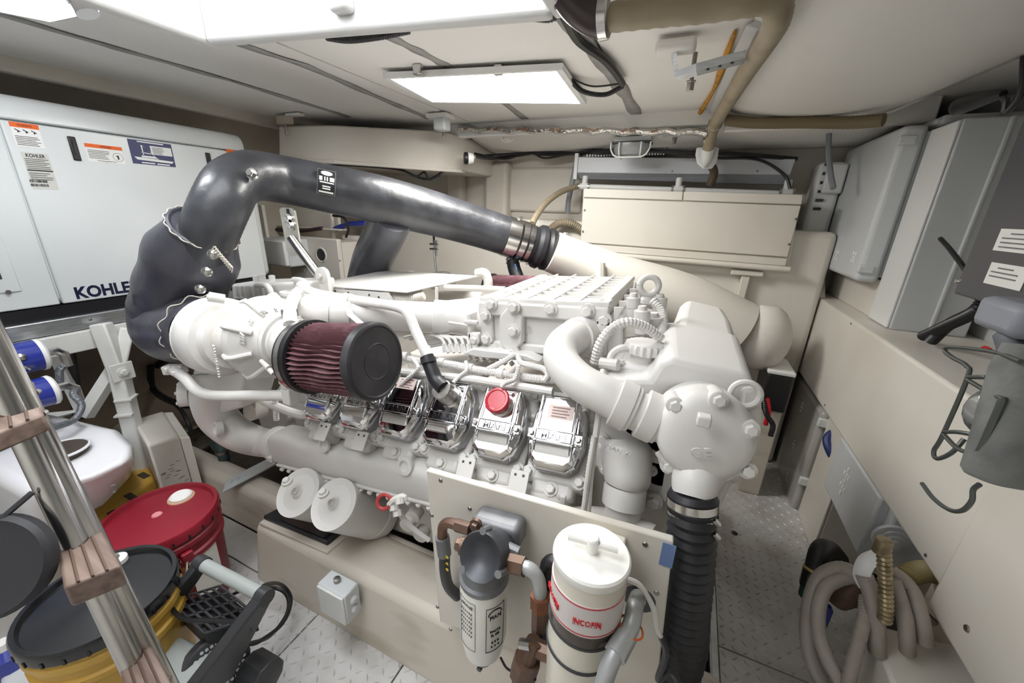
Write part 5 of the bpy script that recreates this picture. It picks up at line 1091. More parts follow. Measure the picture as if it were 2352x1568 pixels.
# thermostat housing with lower elbow
hA, hB, hC, hD = Y(1437, 1010, .80), Y(1440, 1085, .765), Y(1432, 1150, .745), Y(1425, 1205, .74)
th_ = obj('thermostat_housing', B().tube([hA, hA.lerp(hB, .3), hB, hB.lerp(hC, .35)], [.045, .056, .052, .047], 26, 4), PAINT, eng)
obj('coupling', B().lathe(hB.lerp(hC, .42), hC - hB, [(0, .044), (.006, .046), (.045, .046), (.048, .04)], 26), PAINT, th_); obj('outlet_elbow', B().tube([hB.lerp(hC, .8), hC, hD, hD + V(-.03, 0, -.06)], .039, 24, 3), PAINT, th_)
obj('gap_ring', B().lathe(hB.lerp(hC, .36), hC - hB, [(0, .043), (.006, .043)], 24), CHAR, th_)
fx = Y(1505, 1115, .78); obj('side_flange', B().prism([Y(px, py, .80) for px, py in ((1385, 1080), (1480, 1040), (1540, 1060), (1520, 1175), (1475, 1165), (1390, 1110))], EY * .03), PAINT, th_, bevel=.008); bolts(th_, [Y(px, py, .798) for px, py in ((1390, 1078), (1495, 1080), (1385, 1005))], -EY, .010); bolts(th_, [Y(1500, 1150, .79)], -EY, .014)
text('cast_number', 'MAN 51', Y(1420, 1035, .70), V(.95, 0, -.2), V(.2, -.2, .9), .011, PAINT, th_, .0015)
obj('lower_pipe', B().tube([Y(1300, 1195, .74), Y(1400, 1200, .74), Y(1500, 1240, .72)], .032, 16, 3), PAINT2, eng)
obj('front_block', B().hexa([V(-.16, .86, .30), V(.10, .86, .30), V(.10, 1.6, .30), V(-.16, 1.6, .30), V(-.16, .84, .80), V(.10, .84, .76), V(.10, 1.6, .76), V(-.16, 1.6, .80)]), PAINT2, eng, bevel=.015)
obj('pulley', B().lathe(V(.12, 1.15, .55), EX, [(0, .10), (.01, .12), (.02, .10), (.03, .12), (.04, .1)], 28), STEELD, eng)
# lifting eye and front clutter
le_ = Y(1491, 656, 1.2); obj('lifting_eye', B().torus(le_, V(.2, -1, .1), .026, .0095, 32, 12).lathe(le_ - EZ * .052, EZ, [(0, .02), (.012, .02), (.02, .012)], 16), PAINT, eng)
for k, (px, py, y, r_) in enumerate(((1515, 690, 1.2, .022), (1455, 690, 1.05, .018), (1475, 720, 1.0, .02), (1500, 735, 1.05, .025))):
    p = Y(px, py, y); obj('sensor', B().lathe(p, e3, [(-.05, r_ * .9), (-.02, r_ * .9), (-.018, r_), (.008, r_), (.01, r_ * .6), (.02, r_ * .5)], 14), PAINT, eng)
obj('bracket', B().prism([Y(px, py, 1.0) for px, py in ((1420, 775), (1470, 715), (1490, 770))], EY * .02), PAINT2, eng)
obj('bracket', B().hexa([V(-.19, .98, .82), V(-.05, .98, .82), V(-.05, 1.4, .82), V(-.19, 1.4, .82), V(-.17, 1.0, 1.02), V(-.07, 1.0, 1.0), V(-.07, 1.38, 1.0), V(-.17, 1.38, 1.02)]), PAINT2, eng, bevel=.01)
def harness(pts, r, nm='harness', pitch=.008, dep=.10): obj(nm, B().corr([Y(px, py, y) for px, py, y in pts], r, pitch, dep, 9), PAINT, eng)
harness([(1365, 835, .86), (1378, 790, .86), (1405, 755, .87), (1440, 740, .88), (1480, 750, .90), (1520, 778, .92)], .011)
harness([(1500, 690, 1.1), (1520, 715, 1.08), (1522, 750, 1.04), (1515, 772, 1.0)], .012)
harness([(1300, 895, .80), (1320, 885, .82), (1340, 905, .79), (1345, 945, .77)], .007)
obj('small_pipe', B().tube([Y(1395, 850, .84), Y(1405, 815, .86), Y(1425, 800, .87), Y(1445, 798, .88)], .009, 8, 4), PAINT, eng)
obj('valve', B().tube([Y(1380, 833, .84), Y(1420, 838, .83)], .013, 10), PAINT, eng)
obj('small_pipe', B().tube([Y(1350, 1180, .70), Y(1358, 1080, .72), Y(1378, 930, .76), Y(1385, 850, .82)], .007, 8, 3), PAINT, eng)
harness([(1340, 1180, .695), (1352, 1080, .71), (1365, 1000, .73)], .006)
# wiring harness along the near bank
harness([(905, 815, .88), (960, 828, .88), (1040, 838, .88), (1100, 850, .88), (1160, 858, .88), (1220, 868, .88), (1275, 872, .88)], .011)
for x_, y_ in ((932, 818), (1015, 833), (1080, 846), (1150, 857)): obj('harness_clip', B().lathe(Y(x_, y_, .88), e1, [(-.01, .0145), (.01, .0145)], 12), PAINT, eng)
for pts in ([(945, 820, .88), (960, 845, .85), (935, 870, .83), (920, 885, .82)], [(1070, 830, .88), (1072, 850, .86), (1055, 865, .85), (1040, 880, .83)], [(1168, 858, .88), (1190, 840, .87), (1182, 870, .85), (1160, 880, .82), (1150, 890, .81)]): harness(pts, .006, pitch=.006)
obj('fuel_rail', B().tube([Y(900, 850, .86), Y(1090, 872, .86), Y(1270, 900, .86)], .012, 10), PAINT, eng)
for k in range(7): obj('intake_port', B().box(C0 - e1 * (.157 * k - .06) + EY * .10 - e3 * .035, (.06, .07, .05), (e1, EY, e3)), PAINT2, eng, bevel=.008)
for k in range(6):   # injector lines over the valley
    p = [(930 + 12 * k, 775 + 4 * k, .98), (980 + 14 * k, 768 + 3 * k, .97), (1010 + 15 * k, 775, .96), (1022 + 14 * k, 790, .95), (1030 + 13 * k, 810, .94)]
    obj('injector_line', B().tube([Y(*q_) for q_ in p], .0055, 7, 4), PAINT, eng)
    obj('line_nut', B().lathe(Y(1022 + 14 * k, 800, .945), V(.3, -.2, -1), [(-.015, .008), (.012, .009)], 6), PAINT, eng)
obj('injection_pump', B().box(Y(1040, 830, 1.05), (.3, .12, .07), (e1, EY, e3)), PAINT2, eng, bevel=.01)
obj('wedge_cover', B().prism([Y(px, py, .93) for px, py in ((1062, 812), (1085, 800), (1210, 815), (1240, 832), (1100, 822))], EY * .06), PAINT, eng, bevel=.004)
for k in range(7): obj('pump_tooth', B().lathe(Y(1080 + 16 * k, 822 + 2 * k, .95), -EY, [(0, .010), (.012, .003)], 4), PAINT2, eng)
obj('small_pipe', B().tube([Y(1120, 848, .88), Y(1160, 828, .90), Y(1180, 815, .93)], .008, 8), PAINT, eng)
obj('small_pipe', B().tube([Y(1190, 818, .93), Y(1200, 835, .9), Y(1245, 845, .88), Y(1258, 860, .87), Y(1250, 875, .86)], .008, 8, 3), PAINT, eng)
# coolant vent pipe with rubber hose to the breather
vp = obj('vent_pipe', B().tube([Y(690, 655, .86), Y(710, 668, .84), Y(755, 680, .83), Y(850, 694, .85), Y(915, 706, .86), Y(938, 722, .86), Y(955, 760, .85), Y(985, 825, .82)], .0145, 14, 5), PAINT, eng)
rh = obj('breather_hose', B().tube([Y(980, 818, .822), Y(992, 850, .81), Y(1003, 875, .80), Y(1020, 892, .785)], .0195, 14, 5), RUBBER, eng)
for (px, py) in ((984, 828), (1004, 872)): obj('hose_clamp', B().lathe(Y(px, py, .815), V(.3, -.2, -.6), [(-.006, .0215), (.006, .0215)], 18), CHAR, rh)
obj('pipe_clip', B().lathe(Y(800, 688, .84), V(1, .05, -.05), [(-.012, .019), (.012, .019)], 16), PAINT, vp)
obj('clip_arm', B().tube([Y(800, 705, .82), Y(805, 722, .80), Y(832, 745, .80)], .009, 6, flat=.4), PAINT, vp)
# oil pipes near the turbine
op = obj('oil_pipe', B().tube([Y(402, 852, .60), Y(425, 868, .59), Y(447, 892, .585), Y(475, 906, .585), Y(520, 909, .59), Y(600, 908, .61), Y(662, 908, .63)], .0155, 14, 5), PAINT, eng)
obj('pipe_flange', B().box(Y(402, 848, .61), (.07, .03, .03), (V(.9, .3, .1).normalized(), V(-.3, .9, 0).normalized(), V(-.1, 0, 1).normalized())), PAINT, op, bevel=.005); bolts(op, [Y(385, 848, .59), Y(402, 856, .585)], -EY, .008)
tp = Y(666, 902, .63); obj('tee_block', B().box(tp - EZ * .006, (.032, .032, .05)), PAINT, op, bevel=.004); obj('union', B().lathe(tp + EZ * .02, EZ, [(0, .019), (.012, .019), (.013, .022), (.02, .022)], 12), PAINT, op)
obj('red_band', B().lathe(tp + EZ * .04, EZ, [(0, .020), (.016, .020)], 16), REDB, op); obj('riser_pipe', B().tube([tp + EZ * .05, tp + EZ * .12], .016, 10), PAINT, op)
obj('oil_pipe', B().tube([Y(580, 880, .74), Y(600, 915, .74), Y(640, 935, .74), Y(690, 952, .75), Y(720, 950, .78)], .014, 10, 4), PAINT, eng)
p = Y(602, 938, .80); obj('drain_boss', B().lathe(p, V(.1, -1, .2), [(0, .032), (.05, .032), (.052, .02)], 18), PAINT2, eng)
obj('drain_hose', B().corr([Y(630, 900, .74), Y(633, 930, .74), Y(635, 965, .74)], .009, .008, .1, 8), PAINT, eng)
# small pipe elbow on compressor
obj('vent_elbow', B().tube([Y(690, 668, .76), Y(678, 680, .74), Y(668, 700, .70), Y(666, 722, .66), Y(667, 745, .64)], .0165, 12, 4), PAINT, eng); obj('elbow_clamp', B().lathe(Y(665, 718, .67), EZ, [(-.008, .020), (.008, .020)], 16), CHAR, eng)
# control unit box behind turbo
cu = [Y(533, 690, .92), Y(700, 695, .92), Y(695, 648, .92), Y(530, 652, .92)]
cub = obj('control_unit', B().hexa([cu[0], cu[1], cu[1] + EY * .14, cu[0] + EY * .14, cu[3], cu[2], cu[2] + EY * .14, cu[3] + EY * .14]), PAINT, eng, bevel=.01)
for k in range(6): p = Y(545 + 12 * k, 668, .917); obj('fin', B().box(p, (.006, .014, .04)), PAINT, cub, bevel=.002)
for (px, py) in ((588, 640), (603, 637), (625, 640)): obj('terminal', B().lathe(Y(px, py, .97), EZ, [(-.01, .011), (.012, .011), (.014, .007)], 10), PAINT, cub)
obj('port_elbow', B().tube([Y(590, 655, .90), Y(612, 656, .89), Y(622, 670, .89), Y(624, 690, .89)], .010, 10, 4), PAINT, cub); obj('port_elbow', B().tube([Y(675, 642, .92), Y(695, 645, .90), Y(705, 658, .89), Y(705, 680, .89)], .010, 10, 4), PAINT, cub)
obj('turbo_saddle', B().hexa([EP(-.62, -.40, -.10), EP(-.34, -.40, -.10), EP(-.34, .1, -.10), EP(-.62, .1, -.10), EP(-.60, -.34, .07), EP(-.36, -.34, .07), EP(-.36, .1, .07), EP(-.60, .1, .07)]), PAINT2, eng, bevel=.02)
p = Y(690, 662, .90); obj('cap_tank', B().lathe(Y(672, 690, .88), EZ, [(-.03, .03), (.02, .03), (.022, .036), (.032, .036), (.034, .028)], 20), PAINT, eng)
# heat shield plate
hs = [Y(714, 657, 1.05), Y(935, 673, 1.05)]
def shp(px, py):
    d_ = ray(px, py); nrm = (hs[1] - hs[0]).cross(EY).normalized(); k = (hs[0] - CAM).dot(nrm) / d_.dot(nrm); return CAM + d_ * k
hsp = [hs[0], hs[1], shp(1097, 636), shp(885, 623)]
hso = obj('heat_shield', B().prism(hsp, V(0, 0, .006)), PAINT, eng, bevel=.002)
obj('skirt', B().prism([Y(716, 659, 1.051), Y(892, 672, 1.051), Y(909, 699, 1.051), Y(850, 690, 1.051)], EY * .004), PAINT, hso)
for (px, py) in ((770, 668), (800, 672), (848, 677), (870, 682)): obj('skirt_hole', B().lathe(Y(px, py, 1.050), -EY, [(0, .004), (.001, .004)], 8), CHAR, hso)
obj('shield_stay', B().tube([Y(1003, 660, 1.15), Y(1003, 700, 1.15)], .006, 8), PAINT, hso)
obj('alternator', B().lathe(Y(945, 695, 1.2), e1, [(-.08, .06), (.08, .06)], 20), PAINT2, eng); obj('alternator_hose', B().corr([Y(895, 682, 1.08), Y(930, 688, 1.08), Y(975, 680, 1.1)], .014, .008, .12, 10), PAINT2, eng)
# far side bits over the shield
for (px, py, r_) in ((935, 622, .06), (1015, 625, .06)): obj('far_turbo', B().lathe(Y(px, py + 30, 1.6), e1, [(-.05, r_ * .8), (-.03, r_ * 1.15), (.03, r_ * 1.15), (.05, r_ * .8)], 24), PAINT, eng)
obj('vent_elbow', B().tube([Y(1095, 628, 1.5), Y(1112, 626, 1.5), Y(1120, 640, 1.5), Y(1122, 660, 1.5)], .02, 12, 4), PAINT, eng)
fa0, fa1 = Y(1130, 668, 1.7), Y(1270, 675, 1.7); fax = (fa1 - fa0).normalized()
faf = obj('air_filter', B().lathe(fa0, fax, [(-.02, .07), (-.02, .084), (.012, .086), (.014, .078)], 30), BLACK, eng, label='far burgundy pleated air filter behind the intercooler')
pleat(fa0 + fax * .01, fax, (fa1 - fa0).length, .08, .082, 90, FILTERM, faf, rows=3); obj('steel_band', B().lathe(fa0, fax, [(-.008, .087), (.004, .087)], 30), STEEL, faf)
# oil filters on the near side
od = V(0, .66, -.75).normalized()
for k, (px, py) in enumerate(((686, 1130), (768, 1157))):
    p = Y(px, py, .655); of = obj('oil_filter', B().lathe(p, od, [(.0, .072), (.004, .075), (.24, .075), (.26, .07)], 36), PAINT, eng)
    obj('end_plate', B().lathe(p - od * .001, -od, [(-.006, .076), (.004, .0755), (.002, .07), (-.006, .03), (.002, .018), (.008, .016)], 36), PAINT, of)
    inst('centre_nut', BOLT.setdefault('on', mesh_from(B().bolt(V(0, 0, 0), EZ, .011), 'centre_nut')), PAINT, of, axisM(p - od * .008, -od))
    hp = Y(px + 0, py - 50, .655) ; inst('vent_bolt', BOLT['on'], None, of, axisM(p + V(.0, -.03, .062), V(-.1, -.3, 1)))
    obj('band', B().lathe(p + od * .2, od, [(0, .077), (.014, .077)], 32), PAINT, of)
obj('filter_head', B().hexa([EP(-.36, -.44, -.56), EP(.0, -.44, -.56), EP(.0, -.24, -.56), EP(-.36, -.24, -.56), EP(-.36, -.42, -.40), EP(.0, -.42, -.40), EP(.0, -.24, -.40), EP(-.36, -.24, -.40)]), PAINT2, eng, bevel=.015)
dk = obj('dipstick_tube', B().tube([Y(905, 1158, .64), Y(915, 1175, .645), Y(945, 1210, .66), Y(985, 1240, .68)], .007, 8, 4), PAINT, eng)
obj('dipstick_handle', B().torus(Y(882, 1152, .63), V(.25, -.8, .5), .018, .005, 24, 8), mat('red_handle', 'B23A3E', .4), dk)
obj('banjo', B().tube([Y(895, 1160, .635), Y(905, 1148, .64), Y(925, 1140, .65), Y(930, 1148, .65)], .009, 8, 3), PAINT, dk)
for (px, py) in ((905, 1165), (918, 1150), (913, 1178)): obj('union', B().lathe(Y(px, py, .638), V(.4, -.4, -.6), [(-.008, .012), (.008, .012)], 8), PAINT, dk)
for (px, py, y) in ((945, 1190, .74), (960, 1170, .76), (975, 1215, .76)): obj('port', B().lathe(Y(px, py, y), V(.1, -1, -.1), [(0, .022), (.03, .022), (.032, .014)], 14), PAINT2, eng)
# engine mount on the bed
mt = thing('engine_mount', 'black rubber engine mount pad on the cream bed under the oil filters', 'mount', Y(700, 1210, .68))
k = [Y(620, 1195, .66), Y(752, 1252, .66)]
zmt = .245
obj('pad', B().prism([at(px, py, z=zmt) for px, py in ((606, 1193), (752, 1254), (800, 1215), (660, 1165))], V(0, 0, .018)), RUBBER, mt, bevel=.004)
obj('rubber_block', B().prism([at(px, py, z=zmt + .018) for px, py in ((640, 1195), (745, 1238), (780, 1212), (672, 1172))], V(0, 0, .05), .85), mat('brown_rubber', '2C2224', .4), mt, bevel=.006)
obj('base_plate', B().prism([at(px, py, z=zmt - .012) for px, py in ((596, 1206), (752, 1275), (815, 1222), (650, 1165))], V(0, 0, .012)), CREAMD, mt, bevel=.003)
# steel cross angle and dark pump behind
ca = thing('cross_angle', 'grey steel angle bracket bridging the bed at the engine rear', 'bracket', Y(570, 1090, .78))
a, b_ = at(520, 1105, z=.225), at(628, 1050, z=.24)
obj('top_leaf', B().hexa([a, a + V(.06, -.05, 0), b_ + V(.06, -.03, 0), b_, a + V(0, 0, .008), a + V(.06, -.05, .008), b_ + V(.06, -.03, .008), b_ + V(0, 0, .008)]), GREYBOX, ca, bevel=.002)
for f_ in (.1, .25): p = a.lerp(b_, f_) + V(.03, -.02, .008); obj('bolt', B().bolt(p, EZ, .008), GREYBOX, ca)
dp_ = thing('bilge_pump', 'dark greasy pump at the engine rear below the exhaust elbow', 'pump', Y(465, 1040, .86))
obj('body', B().lathe(Y(462, 1055, .86), EZ, [(-.03, .055), (.0, .06), (.07, .06), (.075, .07), (.09, .07), (.1, .05)], 20), mat('greasy_iron', '4A443F', .5, .5, col2='6A625A', scale=20), dp_)
obj('outlet', B().tube([Y(495, 1020, .84), Y(512, 1040, .83), Y(518, 1085, .83)], .022, 12, 3), mat('teal_rubber', '3A4A4C', .5), dp_); obj('clamp', B().lathe(Y(510, 1035, .83), EZ, [(-.01, .026), (.006, .026)], 16), STEELD, dp_)
obj('foot', B().box(Y(480, 1078, .86), (.16, .08, .03)), CREAMD, dp_, bevel=.006)
for k, pts in enumerate(([(345, 840, .95), (350, 890, .95), (380, 915, .92), (420, 930, .9), (440, 930, .9)], [(310, 880, 1.0), (360, 840, 1.0), (420, 800, 1.0)], [(375, 910, .9), (410, 935, .88), (430, 965, .86), (442, 1000, .85)])):
    tag(obj('loom', B().tube([Y(*p) for p in pts], (.016, .02, .009)[k], 8, 5), BLACK), ('black cable loom sweeping under the charcoal exhaust jacket', 'thick black hose slanting up behind the turbine', 'thin black cable dropping behind the beige wedge box')[k], 'cable')
# ================================================================ exhaust hose assembly
xh = thing('exhaust_hose', 'thick black exhaust hose with a laced charcoal insulation jacket', 'exhaust hose', Y(365, 800, .72))
HP = [Y(452, 610, .72), Y(480, 535, .735), Y(510, 465, .77), Y(536, 422, .83), Y(582, 404, .92), Y(650, 413, 1.03), Y(760, 435, 1.16), Y(860, 456, 1.28), Y(1000, 492, 1.50), Y(1100, 522, 1.66), Y(1180, 548, 1.76)]
obj('hose', B().corr(HP, [.076, .076, .076, .079, .084, .09, .094, .095, .093, .091, .0905], .016, .004, 40), HOSEB, xh)
obj('branch_hose', B().tube([Y(905, 490, 1.34), Y(880, 545, 1.42), Y(855, 600, 1.50), Y(835, 680, 1.56)], [.085, .09, .095, .1], 28, 5), mat('black_branch_hose', '4A4B52', .3, col2='5A5B61', scale=9, bump=.15, bscale=40, coat=.3), xh)
# jacket
JP = [T0 - ta_ * .07, T0 - ta_ * .105 + V(0, .01, .005), Y(405, 745, .71), Y(408, 695, .72), Y(430, 630, .725), Y(470, 525, .735)]
def jr(t): return (.088 + .036 * min(1, t * 3)) * (1 + .02 * math.sin(t * 37)) if t < .9 else .124 - (t - .9) * .42
jk = obj('jacket', B().tube(JP, jr, 40, 8), JACKET, xh, smooth=60)
dj = (JP[-1] - JP[-2]).normalized()
obj('jacket_collar', B().torus(JP[-1] - dj * .005, dj, .086, .009, 40, 8), JACKET, jk)
u, v, _ = frame_of(dj)
tp_ = mat('lacing_thread', 'C9C2B6', .7)
obj('stitching', B().tube([JP[-1] + (u * math.cos(a) + v * math.sin(a)) * (.094 + .003 * math.sin(a * 17)) for a in [2 * PI * k / 90 for k in range(91)]], .0018, 5), tp_, jk)
d0_ = (JP[1] - JP[0]).normalized(); u0, v0, _ = frame_of(d0_)
obj('stitching', B().tube([JP[0] + d0_ * .03 + (u0 * math.cos(a) + v0 * math.sin(a)) * (.116 + .006 * math.sin(a * 13)) for a in [2 * PI * k / 90 for k in range(91)]], .0018, 5), tp_, jk)
for k, (px, py) in enumerate(((488, 584), (474, 624), (459, 664))):
    p = Y(px, py, .605 + .008 * k); obj('snap_button', B().lathe(p, V(.45, -.85, .1), [(-.006, .013), (.002, .013), (.004, .009), (.006, .005)], 16), STEEL, jk)
for k in range(9): obj('lacing', B().tube([Y(486 + 5 * k, 575 + 4 * k, .60), Y(494 + 5 * k, 566 + 6 * k, .598), Y(500 + 4 * k, 585 + 5 * k, .602)], .0018, 5, 3), tp_, jk)
obj('tape_tag', B().box(Y(382, 551, .70), (.06, .01, .035), (V(.9, .2, .3).normalized(), V(-.2, .97, 0).normalized(), V(-.3, 0, .95).normalized())), mat('grey_tape', '8B8F86', .6), jk)
# clamps and bellows coupling
da = (HP[-1] - HP[-2]).normalized(); e0 = HP[-1]
obj('steel_clamp', B().lathe(e0, da, [(-.045, .090), (-.045, .0945), (.01, .0945), (.01, .09)], 40), STEEL, xh)
obj('steel_clamp', B().lathe(e0 + da * .02, da, [(0, .09), (0, .0955), (.028, .0955), (.028, .09)], 40), STEEL, xh)
obj('steel_clamp', B().lathe(e0 + da * .058, da, [(0, .09), (0, .095), (.02, .095), (.02, .09)], 40), STEEL, xh)
obj('bellows', B().lathe(e0 + da * .05, da, [(0, .088), (.04, .09), (.055, .088), (.07, .104), (.09, .107), (.105, .092), (.12, .104), (.14, .102), (.15, .094), (.22, .093)], 40), RUBBER, xh)
for o_ in (.165, .20): obj('steel_clamp', B().lathe(e0 + da * (.05 + o_), da, [(0, .092), (0, .098), (.022, .098), (.022, .092)], 40), STEEL, xh)
for (o_, a) in ((.03, -1.3), (.07, -1.5), (.225, -1.4), (.26, 1.7), (.02, 1.5)):
    ua, va_, _ = frame_of(da); p = e0 + da * o_ + EZ * (.10 if a > 0 else -.095) + EX * .01; obj('clamp_bolt', B().tube([p - EY * .015, p + EY * .02], .008, 8), STEEL, xh)
p = Y(579, 399, .80); obj('drain_plug', B().bolt(Y(579, 399, .835), V(.3, -.9, .25), .012), STEEL, xh)
# maker's plate on the hose
pc_ = HP[5].lerp(HP[6], .85); dd = (HP[7] - HP[5]).normalized(); nn = (CAM - pc_); nn = (nn - dd * nn.dot(dd)).normalized(); up_ = dd.cross(nn) * 1
up_ = up_ if up_.z > 0 else -up_
lpc = Y(746, 421, 1.075)
pl_ = obj('label_plate', B().add([pc_ + dd * a + (nn * math.cos(b_) + up_ * math.sin(b_)) *   .0958 for b_ in [-.2 + .9 * k / 6 for k in range(7)] for a in (-.028, .028)], [(2 * k, 2 * k + 1, 2 * k + 3, 2 * k + 2) for k in range(6)]), mat('black_label', '14161A', .4), xh, fix=False)
def onhose(a, b_, r_=.0965): return pc_ + dd * a + (nn * math.cos(b_) + up_ * math.sin(b_)) * r_
def hpatch(nm, a0, a1, b0, b1, m, r_=.0965):
    obj(nm, B().add([onhose(a, b0 + (b1 - b0) * k / 3, r_) for k in range(4) for a in (a0, a1)], [(2 * k, 2 * k + 1, 2 * k + 3, 2 * k + 2) for k in range(3)]), m, pl_, fix=False)
hpatch('border', -.030, .030, -.22, .72, GREYINK, .0952)
obj('oval_mark', B().add([onhose(.019 * math.cos(t_), .56 + .09 * math.sin(t_), .0966) for t_ in [2 * PI * k / 20 for k in range(20)]], [tuple(range(20))]), PAPER, pl_, fix=False)
for k, (a0, a1) in enumerate(((-.024, -.014), (-.008, -.004), (.0, .004), (.010, .025))): hpatch('print_block', a0, a1, .27, .42, PAPER)
hpatch('print_line', -.022, .024, .19, .23, PAPER); hpatch('print_line', -.013, .013, .05, .09, PAPER); hpatch('print_line', -.013, .013, -.03, .01, PAPER); hpatch('print_line', -.024, .024, -.16, -.10, SILVERP)
# support strut
st = thing('support_strut', 'stainless strut with slotted bracket holding up the exhaust hose', 'strut', Y(745, 640, 1.0))
sp_ = [Y(px, py, 1.02) for px, py in ((641, 480), (648, 475), (668, 476), (676, 484), (690, 568), (684, 586), (668, 590), (658, 575))]
obj('slotted_plate', B().prism(sp_, EY * .008), mat('satin_steel', 'D9D6CC', .35, .6), st, bevel=.002)
obj('slot', B().box(Y(661, 488, 1.018), (.010, .003, .026)), CHAR, st)
for (px, py) in ((664, 503), (669, 517)): obj('bolt', B().bolt(Y(px, py, 1.018), -EY, .013), STEEL, st)
obj('tube', B().tube([Y(668, 545, 1.0), Y(742, 645, 1.02)], .0165, 16), STEEL, st)
lg = Y(745, 632, 1.0); obj('end_lug', B().lathe(lg, -EY, [(0, .03), (.014, .03), (.016, .026)], 24).box(lg - EZ * .03 - EY * .007, (.06, .014, .06)), PAINT, st); obj('lug_bolt', B().bolt(lg - EY * .014, -EY, .011), PAINT, st)
rd = thing('support_rod', 'thin steel rod with small bolts below the exhaust hose', 'rod', Y(1002, 622, 1.5))
obj('rod', B().tube([Y(996, 530, 1.55), Y(998, 580, 1.52), Y(1003, 628, 1.5)], .006, 8), STEEL, rd); obj('splice', B().box(Y(1001, 570, 1.52), (.012, .008, .07)), STEEL, rd)
for py in (561, 572): q_ = Y(993, py, 1.52); obj('bolt', B().tube([q_ - V(.012, 0, 0), q_ + V(.03, 0, 0)], .006, 6), STEEL, rd)

# ================================================================ corrugated front hose
bh = thing('corrugated_hose', 'black corrugated coolant hose dropping from the front pump to the floor', 'hose', V(.13, .64, 0))
ph = [Y(1592, 1128, .676), Y(1590, 1190, .665), Y(1585, 1290, .655), Y(1576, 1400, .65), Y(1568, 1500, .65)]
ph = [p for p in ph] + [ph[-1] + V(-.01, .0, -.25), ph[-1] + V(-.01, 0.02, -.46)]
obj('hose', B().corr(ph, .041, .020, .065, 24), RUBBER, bh)
for f_, py in ((0, 1152), (1, 1182)):
    p = Y(1590, py, .672); d_ = ph[1] - ph[0]; obj('clamp', B().lathe(p, d_, [(-.007, .044), (.007, .0445)], 28), STEEL, bh)
    obj('clamp_screw', B().tube([p + V(.035, -.03, 0), p + V(.045, -.025, -.012)], .005, 6), STEEL, bh)
obj('white_tie', B().tube([Y(1628, 1200, .66), Y(1626, 1250, .655)], .002, 5), PAPER, bh)

# ================================================================ fuel filter board
FY = .60
fb = thing('filter_board', 'cream painted filter mounting board standing on the near bed', 'board', Y(1250, 1440, FY))
fq = [Y(1010, 1428, FY), Y(1505, 1610, FY), Y(1547, 1243, FY), Y(978, 1080, FY)]
obj('panel', B().hexa([fq[0], fq[1], fq[1] + EY * .016, fq[0] + EY * .016, fq[3], fq[2], fq[2] + EY * .016, fq[3] + EY * .016]), PLATEM, fb, bevel=.003)
for (px, py) in ((1012, 1103), (1079, 1168), (1482, 1250), (1508, 1362), (1035, 1445), (992, 1183), (1005, 1393)): obj('screw', B().lathe(Y(px, py, FY), -EY, [(0, .0055), (.002, .0045)], 10), STEELD, fb)
obj('blue_tape', B().box(Y(1533, 1275, FY - .001), (.022, .0015, .05)), mat('blue_tape', '6E86B4', .6), fb)
p = Y(1468, 1375, FY); obj('pipe_hole', B().lathe(p, -EY, [(0, .030), (.001, .030)], 20), CHAR, fb)
# spin-on filter with head
ff = thing('fuel_filter', 'white spin-on fuel filter with grey cast head on the board', 'fuel filter', Y(1110, 1500, .515))
bq = [Y(1080, 1240, .545), Y(1190, 1272, .545), Y(1188, 1222, .545), Y(1077, 1190, .545)]
hd = obj('head_bracket', B().hexa([bq[0], bq[1], bq[1] + EY * .052, bq[0] + EY * .052, bq[3], bq[2], bq[2] + EY * .052, bq[3] + EY * .052]), CASTAL, ff, bevel=.012, seg=3)
for (px, py) in ((1094, 1206), (1150, 1229)): obj('bolt', B().bolt(Y(px, py, .545), -EY, .010), BRONZE, hd)
hc2 = Y(1104, 1278, .475); hax = V(-.1, -.86, .48).normalized()
obj('head_body', B().lathe(hc2, hax, [(-.075, .036), (-.03, .042), (0, .044), (.004, .042), (.0, .036), (-.012, .025), (-.018, .008)], 32), mat('dark_cast_cap', '4C4E53', .42, .4), hd)
uh, vh, _ = frame_of(hax)
for a in (.9, 2.9, 4.9): obj('cap_screw', B().lathe(hc2 + (uh * math.cos(a) + vh * math.sin(a)) * .044, hax, [(-.02, .007), (.004, .007)], 10), CASTAL, hd)
obj('rib', B().tube([Y(1142, 1245, .52), Y(1192, 1268, .52)], .010, 8), CASTAL, hd); obj('plug', B().bolt(Y(1062, 1253, .50), V(-1, -.2, 0), .012), BRONZE, hd)
ct = Y(1112, 1322, .515); cbm = Y(1112, 1478, .515)
Hc = ct.z - cbm.z; cx_, cy2 = ct.x, ct.y; o_ = V(cx_, cy2, cbm.z)
obj('neck_ring', B().lathe(V(cx_, cy2, ct.z), EZ, [(-.004, .0485), (.0, .050), (.008, .050), (.012, .045), (.03, .04)], 32), CASTAL, ff)
cn = obj('canister', B().lathe(o_, EZ, [(-.012, .030), (-.008, .040), (.012, .0435), (.04, .048), (Hc - .008, .048), (Hc, .046)], 40), mat('filter_white', 'EDECE4', .35, coat=.3), ff)
obj('drain_cup', B().lathe(o_, EZ, [(-.045, .010), (-.042, .022), (-.015, .028), (-.01, .026)], 20), CASTAL, ff); obj('drain_tap', B().tube([o_ - EZ * .04, o_ - EZ * .055 - EY * .01, o_ - EZ * .055 - EY * .02], .006, 8), CHAR, ff)
def cyl_pt(a, z_, r_=.0484): return o_ + V(math.cos(a) * r_, math.sin(a) * r_, z_)
aC = math.atan2(-cy2, -cx_)
